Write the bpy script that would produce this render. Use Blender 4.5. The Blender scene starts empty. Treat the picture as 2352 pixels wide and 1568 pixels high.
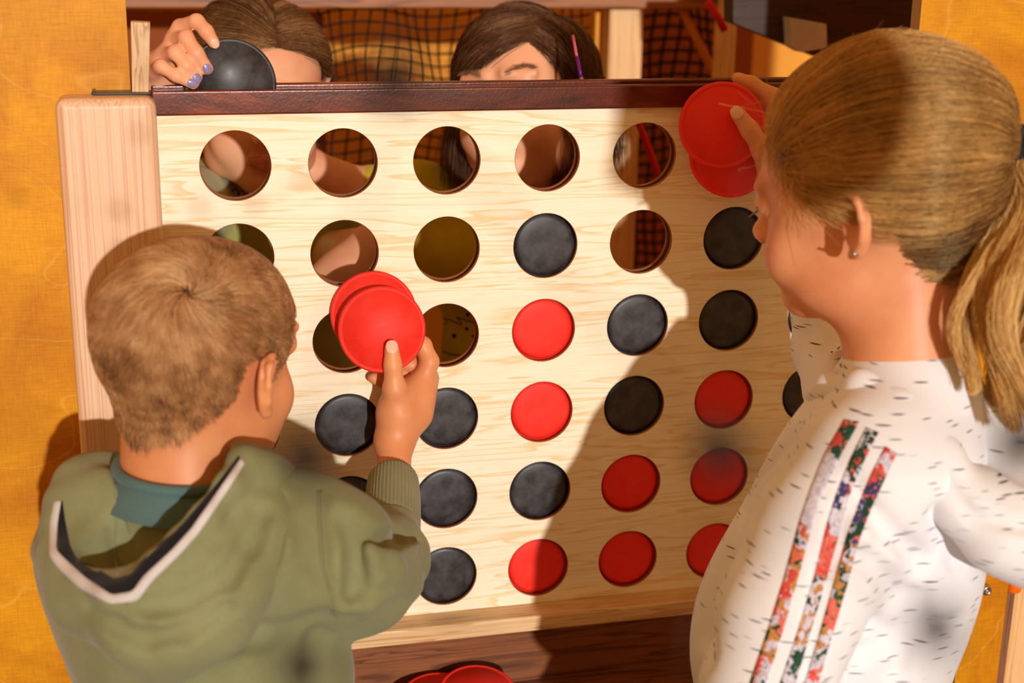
import bpy, math, random
import numpy as np
from mathutils import Vector
from mathutils.bvhtree import BVHTree

random.seed(7); rng = np.random.default_rng(7)
sc = bpy.context.scene
col = sc.collection

# ------------------------------------------------------------ camera
FPX = 3297.325
CAM = np.array([-0.06820569, -1.3017552, 1.40967129])
M = np.array([[0.97092093, -0.2388965, 0.01552476],
              [-0.05357375, -0.28002217, -0.95849749],
              [0.23332897, 0.92979355, -0.28467797]])      # rows: camera right, down, forward
cd = bpy.data.cameras.new('camera'); cam = bpy.data.objects.new('camera', cd); col.objects.link(cam)
cd.sensor_width = 36; cd.lens = FPX / 2352 * 36; cd.clip_start = 0.02
from mathutils import Matrix
cam.matrix_world = Matrix(((M[0][0], -M[1][0], -M[2][0], CAM[0]), (M[0][1], -M[1][1], -M[2][1], CAM[1]),
                           (M[0][2], -M[1][2], -M[2][2], CAM[2]), (0, 0, 0, 1)))
cd.dof.use_dof = True; cd.dof.focus_distance = 1.33; cd.dof.aperture_fstop = 4.0
sc.camera = cam

# ------------------------------------------------------------ world, sun, exposure
w = bpy.data.worlds.new('world'); sc.world = w; w.use_nodes = True
w.node_tree.nodes['Background'].inputs[0].default_value = (1.0, 0.50, 0.165, 1)
w.node_tree.nodes['Background'].inputs[1].default_value = 0.56
SUNQ = np.array([-0.305, -0.135, 1.0])                        # direction the light travels, camera axes
sd = SUNQ @ M; sd /= np.linalg.norm(sd)
sl = bpy.data.lights.new('sun', 'SUN'); sl.energy = 2.75; sl.angle = math.radians(1.2); sl.color = (1, 0.97, 0.92)
so = bpy.data.objects.new('sun', sl); col.objects.link(so)
so.rotation_euler = Vector(sd).to_track_quat('-Z', 'Y').to_euler(); so.location = (0.5, -3, 2.2)
sc.view_settings.view_transform = 'Standard'; sc.view_settings.look = 'None'
sc.view_settings.gamma = 1; sc.view_settings.use_curve_mapping = False
sc.view_settings.exposure = 0.0

# ------------------------------------------------------------ helpers: camera axes <-> world
def q(px, py, d): return np.array([(px - 1176) / FPX * d, (py - 784) / FPX * d, d])
def Wq(p): return CAM + np.asarray(p, float) @ M
def Q(P): return (np.asarray(P, float) - CAM) @ M.T
def at(px, py, y=0.0):
    r = q(px, py, 1) @ M; return CAM + r * (y - CAM[1]) / r[1]
def wpt(px, py, d): return Wq(q(px, py, d))

# ------------------------------------------------------------ materials
def lin(c):
    return tuple(((v / 12.92) if v <= 0.04045 else ((v + 0.055) / 1.055) ** 2.4) for v in c) + (1,)
def rgb(r, g, b): return lin((r / 255, g / 255, b / 255))
class NT:
    def __init__(s, name, rough=0.5, spec=0.5):
        s.m = bpy.data.materials.new(name); s.m.use_nodes = True; s.t = s.m.node_tree
        s.b = s.t.nodes['Principled BSDF']; s.b.inputs['Roughness'].default_value = rough
        s.b.inputs['Specular IOR Level'].default_value = spec
    def n(s, typ, **kw):
        n = s.t.nodes.new(typ)
        for k, v in kw.items():
            if k.startswith('_'): setattr(n, k[1:], v)
            else: n.inputs[k.replace('__', ' ')].default_value = v
        return n
    def l(s, a, b): s.t.links.new(a, b)
    def coord(s, scale=(1, 1, 1), rot=(0, 0, 0), kind='Object'):
        tc = s.n('ShaderNodeTexCoord'); mp = s.n('ShaderNodeMapping')
        mp.inputs['Scale'].default_value = scale; mp.inputs['Rotation'].default_value = rot
        s.l(tc.outputs[kind], mp.inputs['Vector']); return mp.outputs[0]
    def ramp(s, fac, stops, interp='LINEAR'):
        r = s.n('ShaderNodeValToRGB'); e = r.color_ramp; e.interpolation = interp
        while len(e.elements) > 1: e.elements.remove(e.elements[-1])
        e.elements[0].position = stops[0][0]; e.elements[0].color = stops[0][1]
        for p, c in stops[1:]:
            x = e.elements.new(p); x.color = c
        s.l(fac, r.inputs[0]); return r.outputs[0]
    def mix(s, fac, a, b, mode='MIX'):
        m = s.n('ShaderNodeMix', _data_type='RGBA', _blend_type=mode)
        for i, v in ((0, fac), (6, a), (7, b)):
            if isinstance(v, bpy.types.NodeSocket): s.l(v, m.inputs[i])
            else: m.inputs[i].default_value = v
        return m.outputs[2]
    def noise(s, vec, scale, detail=4, rough=0.5, dist=0.0):
        n = s.n('ShaderNodeTexNoise', Scale=scale, Detail=detail, Roughness=rough, Distortion=dist)
        s.l(vec, n.inputs['Vector']); return n.outputs[0]
    def bump(s, h, strength=0.3, dist=0.001):
        b = s.n('ShaderNodeBump', Strength=strength, Distance=dist); s.l(h, b.inputs['Height'])
        s.l(b.outputs[0], s.b.inputs['Normal'])
    def base(s, c):
        if isinstance(c, bpy.types.NodeSocket): s.l(c, s.b.inputs['Base Color'])
        else: s.b.inputs['Base Color'].default_value = c
W4 = (1, 1, 1, 1); K4 = (0, 0, 0, 1)
def gray(v): return (v, v, v, 1)

def m_wood(name, c1, c2, scale, grain=8.0, dist=1.4, rough=0.45, fine=0.25, spec=0.4, bump=0.12, c3=None):
    """grain running along the axis with the small scale value"""
    t = NT(name, rough, spec); v = t.coord(scale)
    n1 = t.noise(v, grain, 3, 0.55, dist)
    wv = t.n('ShaderNodeMath', _operation='MULTIPLY'); wv.inputs[1].default_value = 9.0; t.l(n1, wv.inputs[0])
    fr = t.n('ShaderNodeMath', _operation='FRACT'); t.l(wv.outputs[0], fr.inputs[0])
    line = t.ramp(fr.outputs[0], [(0, gray(.1)), (0.62, gray(.3)), (0.9, gray(1)), (1, gray(.1))])
    v2 = t.coord(tuple(x * 9 for x in scale)); n2 = t.noise(v2, grain * 2, 3, 0.6)
    c = t.mix(line, c1, c2)
    n3 = t.ramp(n2, [(0.35, gray(1 - fine)), (0.65, gray(1))])
    c = t.mix(1.0, c, n3, 'MULTIPLY')
    if c3 is not None:
        n4 = t.noise(t.coord(tuple(x * .7 for x in scale)), grain * .6, 2)
        c = t.mix(t.ramp(n4, [(0.45, K4), (0.7, W4)]), c, c3)
    t.base(c); t.bump(n2, bump, 0.0005); return t.m

MT = {}
MT['board'] = m_wood('pale veneer', rgb(252, 243, 220), rgb(236, 208, 156), (0.16, 1, 2.6), 15, 0.6, 0.36, 0.07, 0.4, 0.04)
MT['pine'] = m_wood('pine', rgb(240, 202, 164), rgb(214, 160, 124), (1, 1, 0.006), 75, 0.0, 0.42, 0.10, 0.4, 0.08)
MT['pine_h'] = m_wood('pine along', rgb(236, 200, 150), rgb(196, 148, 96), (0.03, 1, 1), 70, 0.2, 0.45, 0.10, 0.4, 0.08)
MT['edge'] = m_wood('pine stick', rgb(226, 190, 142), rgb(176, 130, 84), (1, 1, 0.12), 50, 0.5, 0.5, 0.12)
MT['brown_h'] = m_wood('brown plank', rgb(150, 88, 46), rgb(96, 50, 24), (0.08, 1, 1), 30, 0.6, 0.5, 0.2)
MT['brown_v'] = m_wood('brown upright', rgb(150, 100, 66), rgb(110, 66, 40), (1, 1, 0.03), 40, 0.3, 0.5, 0.2)
MT['mid_h'] = m_wood('beam wood', rgb(170, 108, 60), rgb(124, 70, 34), (0.06, 1, 1), 24, 0.5, 0.5, 0.15)
MT['pale_v'] = m_wood('pale upright', rgb(240, 196, 138), rgb(214, 160, 100), (1, 1, 0.04), 30, 0.4, 0.5, 0.1)
MT['dark'] = m_wood('dark plank', rgb(70, 40, 22), rgb(44, 24, 13), (0.1, 1, 1), 24, 0.5, 0.5, 0.2)
def m_ply():
    t = NT('yellow plywood', 0.5, 0.22)
    v = t.coord((1, 1, 1)); a = t.noise(v, 7, 4, 0.6, 1.0)
    c = t.mix(t.ramp(a, [(0.35, K4), (0.65, W4)]), rgb(230, 158, 8), rgb(198, 122, 4))
    f1 = t.noise(t.coord((1, 1, 14)), 45, 3, 0.7); f2 = t.noise(t.coord((14, 1, 1)), 45, 3, 0.7)
    c = t.mix(1, c, t.ramp(f1, [(0.35, gray(.84)), (0.6, W4)]), 'MULTIPLY')
    c = t.mix(1, c, t.ramp(f2, [(0.35, gray(.86)), (0.6, W4)]), 'MULTIPLY')
    n = t.noise(v, 5.5, 2, 0.5, 1.5)
    ln = t.ramp(n, [(0.494, K4), (0.500, gray(.22)), (0.506, K4)])
    c = t.mix(ln, c, rgb(246, 196, 96)); t.base(c); t.bump(f1, 0.08, 0.0005); return t.m
MT['ply'] = m_ply()
def m_plyedge():
    t = NT('plywood edge', 0.6, 0.2); v = t.coord((1, 1, 1), kind='Object')
    s = t.n('ShaderNodeSeparateXYZ'); t.l(v, s.inputs[0])
    m = t.n('ShaderNodeMath', _operation='MULTIPLY'); m.inputs[1].default_value = 420; t.l(s.outputs[1], m.inputs[0])
    f = t.n('ShaderNodeMath', _operation='FRACT'); t.l(m.outputs[0], f.inputs[0])
    t.base(t.ramp(f.outputs[0], [(0, rgb(150, 110, 80)), (0.5, rgb(236, 214, 186)), (1, rgb(150, 110, 80))])); return t.m
MT['plyedge'] = m_plyedge()
def m_mahog():
    t = NT('mahogany lacquer', 0.22, 0.6)
    a = t.noise(t.coord((0.25, 1, 1)), 40, 5, 0.65, 0.8)
    c = t.ramp(a, [(0.3, rgb(52, 13, 6)), (0.52, rgb(96, 32, 11)), (0.7, rgb(140, 58, 20))])
    t.base(c); n = t.noise(t.coord((1, 1, 1)), 420, 3, 0.6); t.bump(n, 0.22, 0.0005); return t.m
MT['mahog'] = m_mahog()
MT['rim'] = (lambda t: (t.base(rgb(158, 98, 62)), t.bump(t.noise(t.coord(), 300, 3), 0.4, 0.0005), t.m)[2])(NT('brown hole rim', 0.28, 0.7))
MT['back'] = (lambda t: (t.base(rgb(120, 66, 30)), t.m)[1])(NT('back panel brown', 0.5, 0.4))
def m_disc(name, c, scr, rough, spec):
    t = NT(name, rough, spec); t.base(c)
    v = t.coord((1, 1, 1)); a = t.noise(v, 60, 4, 0.6)
    c2 = t.mix(t.ramp(a, [(0.4, K4), (0.7, gray(0.5))]), c, scr)
    cc = c2
    for i, (r, sc_) in enumerate(((0.5, 14), (1.7, 11), (2.6, 17))):
        s = t.noise(t.coord((1, 1, 26), (0, r, 0)), sc_ * 3, 2, 0.5, 0.1)
        cc = t.mix(t.ramp(s, [(0.70, K4), (0.74, gray(0.35))]), cc, scr)
    t.base(cc)
    t.l(t.ramp(a, [(0.3, gray(rough - .06)), (0.7, gray(rough + .12))]), t.b.inputs['Roughness'])
    t.bump(t.noise(v, 700, 2), 0.06, 0.0003); return t.m
MT['red'] = m_disc('red plastic', rgb(238, 44, 30), rgb(240, 66, 50), 0.52, 0.28)
MT['black'] = m_disc('black plastic', rgb(41, 37, 38), rgb(92, 88, 92), 0.40, 0.42)
def m_plain(name, c, rough=0.5, spec=0.4, metal=0.0, bumps=None, nscale=200, var=0.12):
    t = NT(name, rough, spec); t.b.inputs['Metallic'].default_value = metal
    n = t.noise(t.coord(), nscale, 3)
    t.base(t.mix(t.ramp(n, [(0.35, gray(var)), (0.65, K4)]), c, tuple(x * 0.55 for x in c[:3]) + (1,)))
    if bumps: t.bump(n, bumps, 0.0005)
    return t.m
MT['metal'] = m_plain('brushed metal', rgb(196, 190, 182), 0.25, 0.6, 1.0)
MT['blackmetal'] = m_plain('black metal', rgb(34, 32, 34), 0.3, 0.6, 0.6)
MT['orange_pl'] = m_plain('orange plastic', rgb(240, 110, 20), 0.3)
MT['cord'] = m_plain('dark cord', rgb(34, 26, 22), 0.8, 0.1)
MT['redrope'] = m_plain('red rope', rgb(214, 40, 50), 0.7, 0.2, bumps=0.5)
MT['rope_o'] = m_plain('tan rope', rgb(206, 126, 50), 0.8, 0.1)
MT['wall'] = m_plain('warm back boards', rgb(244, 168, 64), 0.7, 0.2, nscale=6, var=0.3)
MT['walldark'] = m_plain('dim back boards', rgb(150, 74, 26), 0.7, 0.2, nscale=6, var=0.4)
MT['floor'] = m_plain('brown floor', rgb(120, 84, 58), 0.6, 0.3, nscale=12, var=0.4)
def m_skin(name, c, c2):
    t = NT(name, 0.46, 0.38); v = t.coord()
    n = t.noise(v, 28, 4); f = t.noise(v, 900, 3, 0.6)
    t.base(t.mix(t.ramp(n, [(0.35, K4), (0.68, gray(.8))]), c, c2))
    t.b.inputs['Subsurface Weight'].default_value = 0.22
    t.b.inputs['Subsurface Radius'].default_value = (1, 0.35, 0.2); t.b.inputs['Subsurface Scale'].default_value = 0.004
    t.bump(f, 0.10, 0.0004); return t.m
MT['skin_boy'] = m_skin('tanned skin', rgb(226, 154, 104), rgb(212, 134, 90))
MT['skin_girl'] = m_skin('light skin', rgb(232, 164, 118), rgb(220, 140, 100))
MT['skin_b'] = m_skin('fair skin', rgb(236, 176, 136), rgb(226, 156, 120))
MT['lips'] = m_plain('lips', rgb(204, 118, 106), 0.35, 0.4)
MT['nail'] = m_plain('nail', rgb(240, 190, 166), 0.2, 0.6)
MT['polish'] = m_plain('chipped violet nail', rgb(150, 136, 186), 0.3, 0.6, nscale=900, var=0.5)
MT['eye'] = m_plain('lash line', rgb(120, 74, 56), 0.6)  # dark lash line on the lids, also used for the lashes
MT['eyeball'] = m_plain('eyeball', rgb(236, 230, 226), 0.1, 0.6)
def m_hair(name, dark, mid, light, rough=0.38, spec=0.5):
    t = NT(name, rough, spec); t.b.inputs['Specular Tint'].default_value = light
    a = t.n('ShaderNodeAttribute', _attribute_name='tone')
    n = t.noise(t.coord(), 26, 3); m = t.n('ShaderNodeMath', _operation='MULTIPLY_ADD')
    t.l(n, m.inputs[0]); m.inputs[1].default_value = 0.35; t.l(a.outputs['Fac'], m.inputs[2])
    t.base(t.ramp(m.outputs[0], [(0.25, dark), (0.6, mid), (1.05 if False else 1.0, light)]))
    return t.m
MT['hair_boy'] = m_hair('short brown hair', rgb(82, 48, 28), rgb(202, 144, 92), rgb(255, 228, 178))
MT['hair_girl'] = m_hair('blonde hair', rgb(112, 68, 32), rgb(244, 190, 112), rgb(255, 240, 180), 0.33, 0.8)
MT['hair_a'] = m_hair('dark blonde hair', rgb(74, 46, 26), rgb(150, 106, 66), rgb(230, 190, 140), 0.32, 0.7)
MT['hair_b'] = m_hair('brown hair', rgb(50, 30, 20), rgb(112, 74, 50), rgb(190, 150, 118), 0.3, 0.7)
MT['scalp_d'] = m_plain('hair underlayer dark', rgb(84, 56, 34), 0.95, 0.02)
MT['scalp_l'] = m_plain('hair underlayer fair', rgb(150, 108, 66), 0.95, 0.02)
def m_cloth(name, c, c2, weave=900, bump=0.35, rough=0.9):
    t = NT(name, rough, 0.12); v = t.coord()
    n = t.noise(v, 14, 4); f = t.noise(v, weave, 2, 0.7)
    cc = t.mix(t.ramp(n, [(0.35, K4), (0.65, W4)]), c, c2)
    cc = t.mix(1, cc, t.ramp(f, [(0.3, gray(.82)), (0.7, W4)]), 'MULTIPLY')
    t.base(cc); t.bump(f, bump, 0.0006)
    t.b.inputs['Sheen Weight'].default_value = 0.15; return t.m
MT['green'] = m_cloth('olive sweatshirt', rgb(146, 148, 108), rgb(132, 134, 94))
MT['trim_black'] = m_cloth('black trim', rgb(26, 25, 30), rgb(34, 32, 36))
MT['trim_white'] = m_cloth('white trim', rgb(226, 220, 218), rgb(206, 200, 200))
MT['teal'] = m_cloth('teal tee', rgb(92, 120, 118), rgb(78, 106, 106))
MT['shirt_a'] = m_cloth('lime tee', rgb(196, 196, 110), rgb(176, 176, 92))
MT['shirt_b'] = m_cloth('olive yellow tee', rgb(222, 200, 44), rgb(190, 166, 30))
MT['jeans'] = m_cloth('blue trousers', rgb(60, 74, 104), rgb(50, 62, 90))
MT['shoe'] = m_plain('dark shoe', rgb(60, 56, 60), 0.6)
MT['elastic'] = m_cloth('black elastic', rgb(22, 22, 30), rgb(36, 36, 46), 500, 0.6, 0.6)
def m_white():
    t = NT('white sweatshirt', 0.9, 0.1); v = t.coord()
    c = rgb(238, 240, 246)
    wn = t.noise(v, 9, 2)
    # short dark dashes: random points, each seen through a stretched space
    for (rot, thr) in (((0.3, 0.5, 0.25), 0.030), ((0.1, -0.3, 0.5), 0.026)):
        vv = t.coord((40, 40, 420), rot)
        vo = t.n('ShaderNodeTexVoronoi', _feature='F1', Scale=1.0, Randomness=1.0); t.l(vv, vo.inputs['Vector'])
        sp = t.n('ShaderNodeSeparateColor'); t.l(vo.outputs['Color'], sp.inputs[0])
        gate = t.ramp(sp.outputs[0], [(0.80, K4), (0.81, W4)])
        dd = t.ramp(vo.outputs['Distance'], [(0.18, W4), (0.30, K4)])
        k = t.mix(1, gate, dd, 'MULTIPLY')
        c = t.mix(k, c, rgb(104, 106, 118))
    f = t.noise(v, 900, 2, 0.7)
    t.base(c); t.bump(f, 0.3, 0.0006); return t.m
MT['white'] = m_white()
def m_floral():
    t = NT('floral ribbon', 0.75, 0.2); v = t.coord((1, 1, 1))
    n = t.noise(v, 60, 3, 0.6)
    off = t.mix(0.12, v, n)
    vo = t.n('ShaderNodeTexVoronoi', _feature='F1', Scale=62.0); t.l(off, vo.inputs['Vector'])
    sp = t.n('ShaderNodeSeparateColor'); t.l(vo.outputs['Color'], sp.inputs[0])
    c = t.ramp(sp.outputs[0], [(0, rgb(44, 84, 62)), (0.20, rgb(222, 216, 232)), (0.46, rgb(226, 84, 72)), (0.58, rgb(34, 70, 52)),
                               (0.70, rgb(206, 146, 82)), (0.80, rgb(238, 120, 104)), (0.88, rgb(70, 70, 118)), (0.93, rgb(232, 226, 240))], 'CONSTANT')
    n2 = t.noise(v, 320, 3, 0.6, 1.0)
    c = t.mix(1, c, t.ramp(n2, [(0.35, gray(.62)), (0.6, W4)]), 'MULTIPLY')
    t.base(c); return t.m
MT['floral'] = m_floral()

# ------------------------------------------------------------ mesh helpers
def link(o, parent=None):
    col.objects.link(o)
    if parent is not None: o.parent = parent; o.matrix_parent_inverse = parent.matrix_world.inverted()
    return o
def mesh_np(name, V, Fc, mat, parent=None, smooth=True, tone=None, matidx=None):
    """V (n,3) world, Fc (m,k) faces of one size k or list of arrays"""
    me = bpy.data.meshes.new(name)
    V = np.asarray(V, np.float32)
    Fl = Fc if isinstance(Fc, list) else [Fc]
    Fl = [np.asarray(f, np.int32) for f in Fl if len(f)]
    tot = np.concatenate([np.full(len(f), f.shape[1], np.int32) for f in Fl]); loops = np.concatenate([f.ravel() for f in Fl])
    me.vertices.add(len(V)); me.vertices.foreach_set('co', V.ravel())
    me.loops.add(len(loops)); me.loops.foreach_set('vertex_index', loops)
    me.polygons.add(len(tot)); st = np.zeros(len(tot), np.int32); st[1:] = np.cumsum(tot)[:-1]
    me.polygons.foreach_set('loop_start', st); me.polygons.foreach_set('loop_total', tot)
    if smooth: me.polygons.foreach_set('use_smooth', np.ones(len(tot), bool))
    for m in (mat if isinstance(mat, (list, tuple)) else [mat]): me.materials.append(m)
    if matidx is not None: me.polygons.foreach_set('material_index', np.asarray(matidx, np.int32))
    if tone is not None:
        a = me.attributes.new('tone', 'FLOAT', 'POINT'); a.data.foreach_set('value', np.asarray(tone, np.float32))
    me.update(calc_edges=True)
    return link(bpy.data.objects.new(name, me), parent)
class MB:
    """collects plain shapes into one mesh"""
    def __init__(s): s.V = []; s.F = []; s.m = []; s.sm = []
    def add(s, V, F, mi=0, smooth=False):
        o = len(s.V); s.V += [tuple(v) for v in V]; s.F += [tuple(i + o for i in f) for f in F]; s.m += [mi] * len(F); s.sm += [smooth] * len(F)
    def box(s, lo, hi, mi=0):
        x0, y0, z0 = lo; x1, y1, z1 = hi
        V = [(x, y, z) for x in (x0, x1) for y in (y0, y1) for z in (z0, z1)]
        s.add(V, [(0, 1, 3, 2), (4, 6, 7, 5), (0, 4, 5, 1), (2, 3, 7, 6), (0, 2, 6, 4), (1, 5, 7, 3)], mi)
    def prism(s, poly, a, b, axis=1, mi=0):
        """poly in the other two axes, extruded along axis from a to b"""
        n = len(poly); V = []
        for t in (a, b):
            for (u, v) in poly:
                p = [0, 0, 0]; o = [i for i in range(3) if i != axis]; p[axis] = t; p[o[0]] = u; p[o[1]] = v; V.append(p)
        s.add(V, [tuple(range(n)), tuple(range(2 * n - 1, n - 1, -1))] + [(i, i + n, (i + 1) % n + n, (i + 1) % n) for i in range(n)], mi)
    def tube(s, pts, r, seg=10, mi=0, closed=False, smooth=True):
        pts = [np.array(p, float) for p in pts]; n = len(pts); rr = r if hasattr(r, '__len__') else [r] * n
        V = []; prev = None
        for i, p in enumerate(pts):
            a = pts[(i - 1) % n] if (closed or i > 0) else p; b = pts[(i + 1) % n] if (closed or i < n - 1) else p
            d = b - a; d /= max(np.linalg.norm(d), 1e-9)
            if prev is None:
                prev = np.cross(d, (0, 0, 1)) if abs(d[2]) < .9 else np.cross(d, (1, 0, 0))
            u = prev - d * np.dot(prev, d); u /= max(np.linalg.norm(u), 1e-9); prev = u; v = np.cross(d, u)
            for k in range(seg):
                t = 2 * math.pi * k / seg; V.append(p + rr[i] * (math.cos(t) * u + math.sin(t) * v))
        F = []
        for i in range(n if closed else n - 1):
            j = (i + 1) % n
            for k in range(seg): F.append((i * seg + k, i * seg + (k + 1) % seg, j * seg + (k + 1) % seg, j * seg + k))
        if not closed: F += [tuple(range(seg))[::-1], tuple(range((n - 1) * seg, n * seg))]
        s.add(V, F, mi, smooth)
    def lathe(s, prof, seg=64, mi=0, c=(0, 0, 0)):
        """profile (r, y) spun about the y axis"""
        V = []; n = len(prof)
        for k in range(seg):
            t = 2 * math.pi * k / seg
            for (r, y) in prof: V.append((c[0] + r * math.cos(t), c[1] + y, c[2] + r * math.sin(t)))
        F = []
        for k in range(seg):
            j = (k + 1) % seg
            for i in range(n - 1): F.append((k * n + i, k * n + i + 1, j * n + i + 1, j * n + i))
        s.add(V, F, mi, True)
    def build(s, name, mats, parent=None, bevel=0, loc=None):
        me = bpy.data.meshes.new(name); me.from_pydata(s.V, [], s.F)
        for m in (mats if isinstance(mats, (list, tuple)) else [mats]): me.materials.append(m)
        me.polygons.foreach_set('material_index', s.m); me.polygons.foreach_set('use_smooth', s.sm)
        import bmesh as bmm
        b = bmm.new(); b.from_mesh(me); bmm.ops.recalc_face_normals(b, faces=b.faces); b.to_mesh(me); b.free(); me.update()
        o = link(bpy.data.objects.new(name, me), parent)
        if bevel:
            bv = o.modifiers.new('bevel', 'BEVEL'); bv.width = bevel; bv.segments = 4; bv.limit_method = 'ANGLE'
            me.polygons.foreach_set('use_smooth', [True] * len(me.polygons))
            wn = o.modifiers.new('wn', 'WEIGHTED_NORMAL')
        if loc is not None: o.location = loc
        return o
def tag(o, label=None, cat=None, group=None, kind=None):
    if label: o['label'] = label
    if cat: o['category'] = cat
    if group: o['group'] = group
    if kind: o['kind'] = kind
    return o
def empty(name, loc=(0, 0, 0)):
    o = bpy.data.objects.new(name, None); o.location = loc; o.empty_display_size = .05; col.objects.link(o)
    bpy.context.view_layer.update(); return o

# ------------------------------------------------------------ the game board
SX, SZ, HR, Z1 = 0.09672546, 0.08464391, 0.032, 1.19
BX0, BX1, BZ0, BZ1 = -0.067, 0.650, 0.727, 1.236
def holed_panel(name, y0, y1, mats, parent, R=HR):
    """plate with the 7 x 6 round openings, made of a ring of faces around each opening"""
    mb = MB(); N = 48
    xs = [BX0] + [SX * (i + .5) for i in range(6)] + [BX1]; zs = [BZ0] + [Z1 - SZ * (j + .5) for j in range(4, -1, -1)] + [BZ1]
    for i in range(7):
        for j in range(6):
            cx, cz = SX * i, Z1 - SZ * j
            x0, x1 = xs[i], xs[i + 1]; z0, z1 = zs[5 - j], zs[6 - j]
            ring, sq = [], []
            angs = sorted(set([2 * math.pi * k / N for k in range(N)] + [math.atan2(b - cz, a - cx) % (2 * math.pi) for a in (x0, x1) for b in (z0, z1)]))
            for t in angs:
                c, s = math.cos(t), math.sin(t); ring.append((cx + R * c, cz + R * s))
                k = min([(x1 - cx) / c if c > 1e-9 else 9, (x0 - cx) / c if c < -1e-9 else 9, (z1 - cz) / s if s > 1e-9 else 9, (z0 - cz) / s if s < -1e-9 else 9])
                sq.append((cx + k * c, cz + k * s))
            n = len(angs); V = [(a, y0, b) for a, b in ring] + [(a, y0, b) for a, b in sq] + [(a, y1, b) for a, b in ring] + [(a, y1, b) for a, b in sq]
            F = []; Fi = []
            for k in range(n):
                l = (k + 1) % n
                F += [(k, l, n + l, n + k), (2 * n + k, 3 * n + k, 3 * n + l, 2 * n + l)]
            mb.add(V, F, 0)
            # rounded throat of the opening
            e = min(0.0022, (y1 - y0) * .3); prof = [(R + 0.0, y0), (R - e * .3, y0 + e * .3), (R - e * .35, (y0 + y1) / 2), (R - e * .3, y1 - e * .3), (R, y1)]
            V2 = []; 
            for t in angs:
                for (r, y) in prof: V2.append((cx + r * math.cos(t), y, cz + r * math.sin(t)))
            F2 = [(k * 5 + m, ((k + 1) % n) * 5 + m, ((k + 1) % n) * 5 + m + 1, k * 5 + m + 1) for k in range(n) for m in range(4)]
            mb.add(V2, F2, 1, True)
    for lo, hi in (((BX0, y0, BZ0), (BX1, y1, BZ0)), ((BX0, y0, BZ1), (BX1, y1, BZ1))):
        z = lo[2]; mb.add([(BX0, y0, z), (BX1, y0, z), (BX1, y1, z), (BX0, y1, z)], [(0, 1, 2, 3)], 0)
    for x in (BX0, BX1): mb.add([(x, y0, BZ0), (x, y0, BZ1), (x, y1, BZ1), (x, y1, BZ0)], [(0, 1, 2, 3)], 0)
    me_o = mb.build(name, mats, parent); return me_o
board = empty('game_board', (0.29, 0.01, BZ0))
tag(board, 'big upright four-in-a-row game board of pale veneer with round holes and dark red top bar', 'game board')
holed_panel('front_panel', 0.0, 0.005, [MT['board'], MT['rim']], board)
holed_panel('back_panel', 0.0135, 0.0185, [MT['back'], MT['rim']], board)
# divider strips between the columns, hidden inside
for i in range(8):
    x = SX * (i - .5)
    mb = MB(); mb.box((x - .0022, .005, BZ0), (x + .0022, .0135, BZ1)); d = mb.build('divider_strip', MT['back'], board)
mb = MB(); mb.box((-0.0700, -0.006, 1.2362), (0.655, 0.0055, 1.2580)); mb.build('top_bar', MT['mahog'], board, 0.0018)
mb = MB(); mb.box((-0.0700, 0.0135, 1.2362), (0.655, 0.0235, 1.2610)); b = mb.build('back_top_bar', MT['mahog'], board, 0.0018)
b['label'] = 'rear dark red bar behind the slot'

# ------------------------------------------------------------ discs
DR = 0.0405
def disc_mesh(kind):
    mb = MB()
    if kind == 'slot':     # piece whose front bulges into the opening
        p = [(0, -.0030), (.016, -.0030), (.0255, -.0027), (.0285, -.0020), (.0302, -.0002), (.0306, .0014), (.0312, .0018), (DR - .001, .0018), (DR, .0028), (DR, .0052), (DR - .001, .0062), (0, .0062)]
    else:                  # loose piece: flat face with a fine groove and a rounded rim
        p = [(0, -.0030), (DR * .895, -.0030), (DR * .90, -.0026), (DR * .905, -.0026), (DR * .912, -.0031), (DR * .965, -.0031), (DR - .0006, -.0024), (DR, -.0012), (DR, .0012), (DR - .0006, .0024), (DR * .95, .0031), (0, .0030)]
    mb.lathe(p, 72); return mb
black0 = red0 = None
NAMES = {'R': 'red', 'B': 'black'}
grid = {1: '...B', 2: '...B', 3: '...B', 4: '.BRR', 5: '..BB', 6: '.BBR', 7: '..BB'}
full = {1: '...BRB', 2: '...BBR', 3: '...BBB', 4: '.BRRBR', 5: '..BBRR', 6: '.BBRRR', 7: '..BBRB'}
roww = {1: 'top row', 2: 'second row from the top', 3: 'third row from the top', 4: 'fourth row from the top', 5: 'fifth row from the top', 6: 'bottom row'}
colw = {1: 'first column at the left', 2: 'second column from the left', 3: 'third column from the left', 4: 'middle column', 5: 'fifth column from the left', 6: 'sixth column, left of the rightmost', 7: 'rightmost column'}
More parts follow.
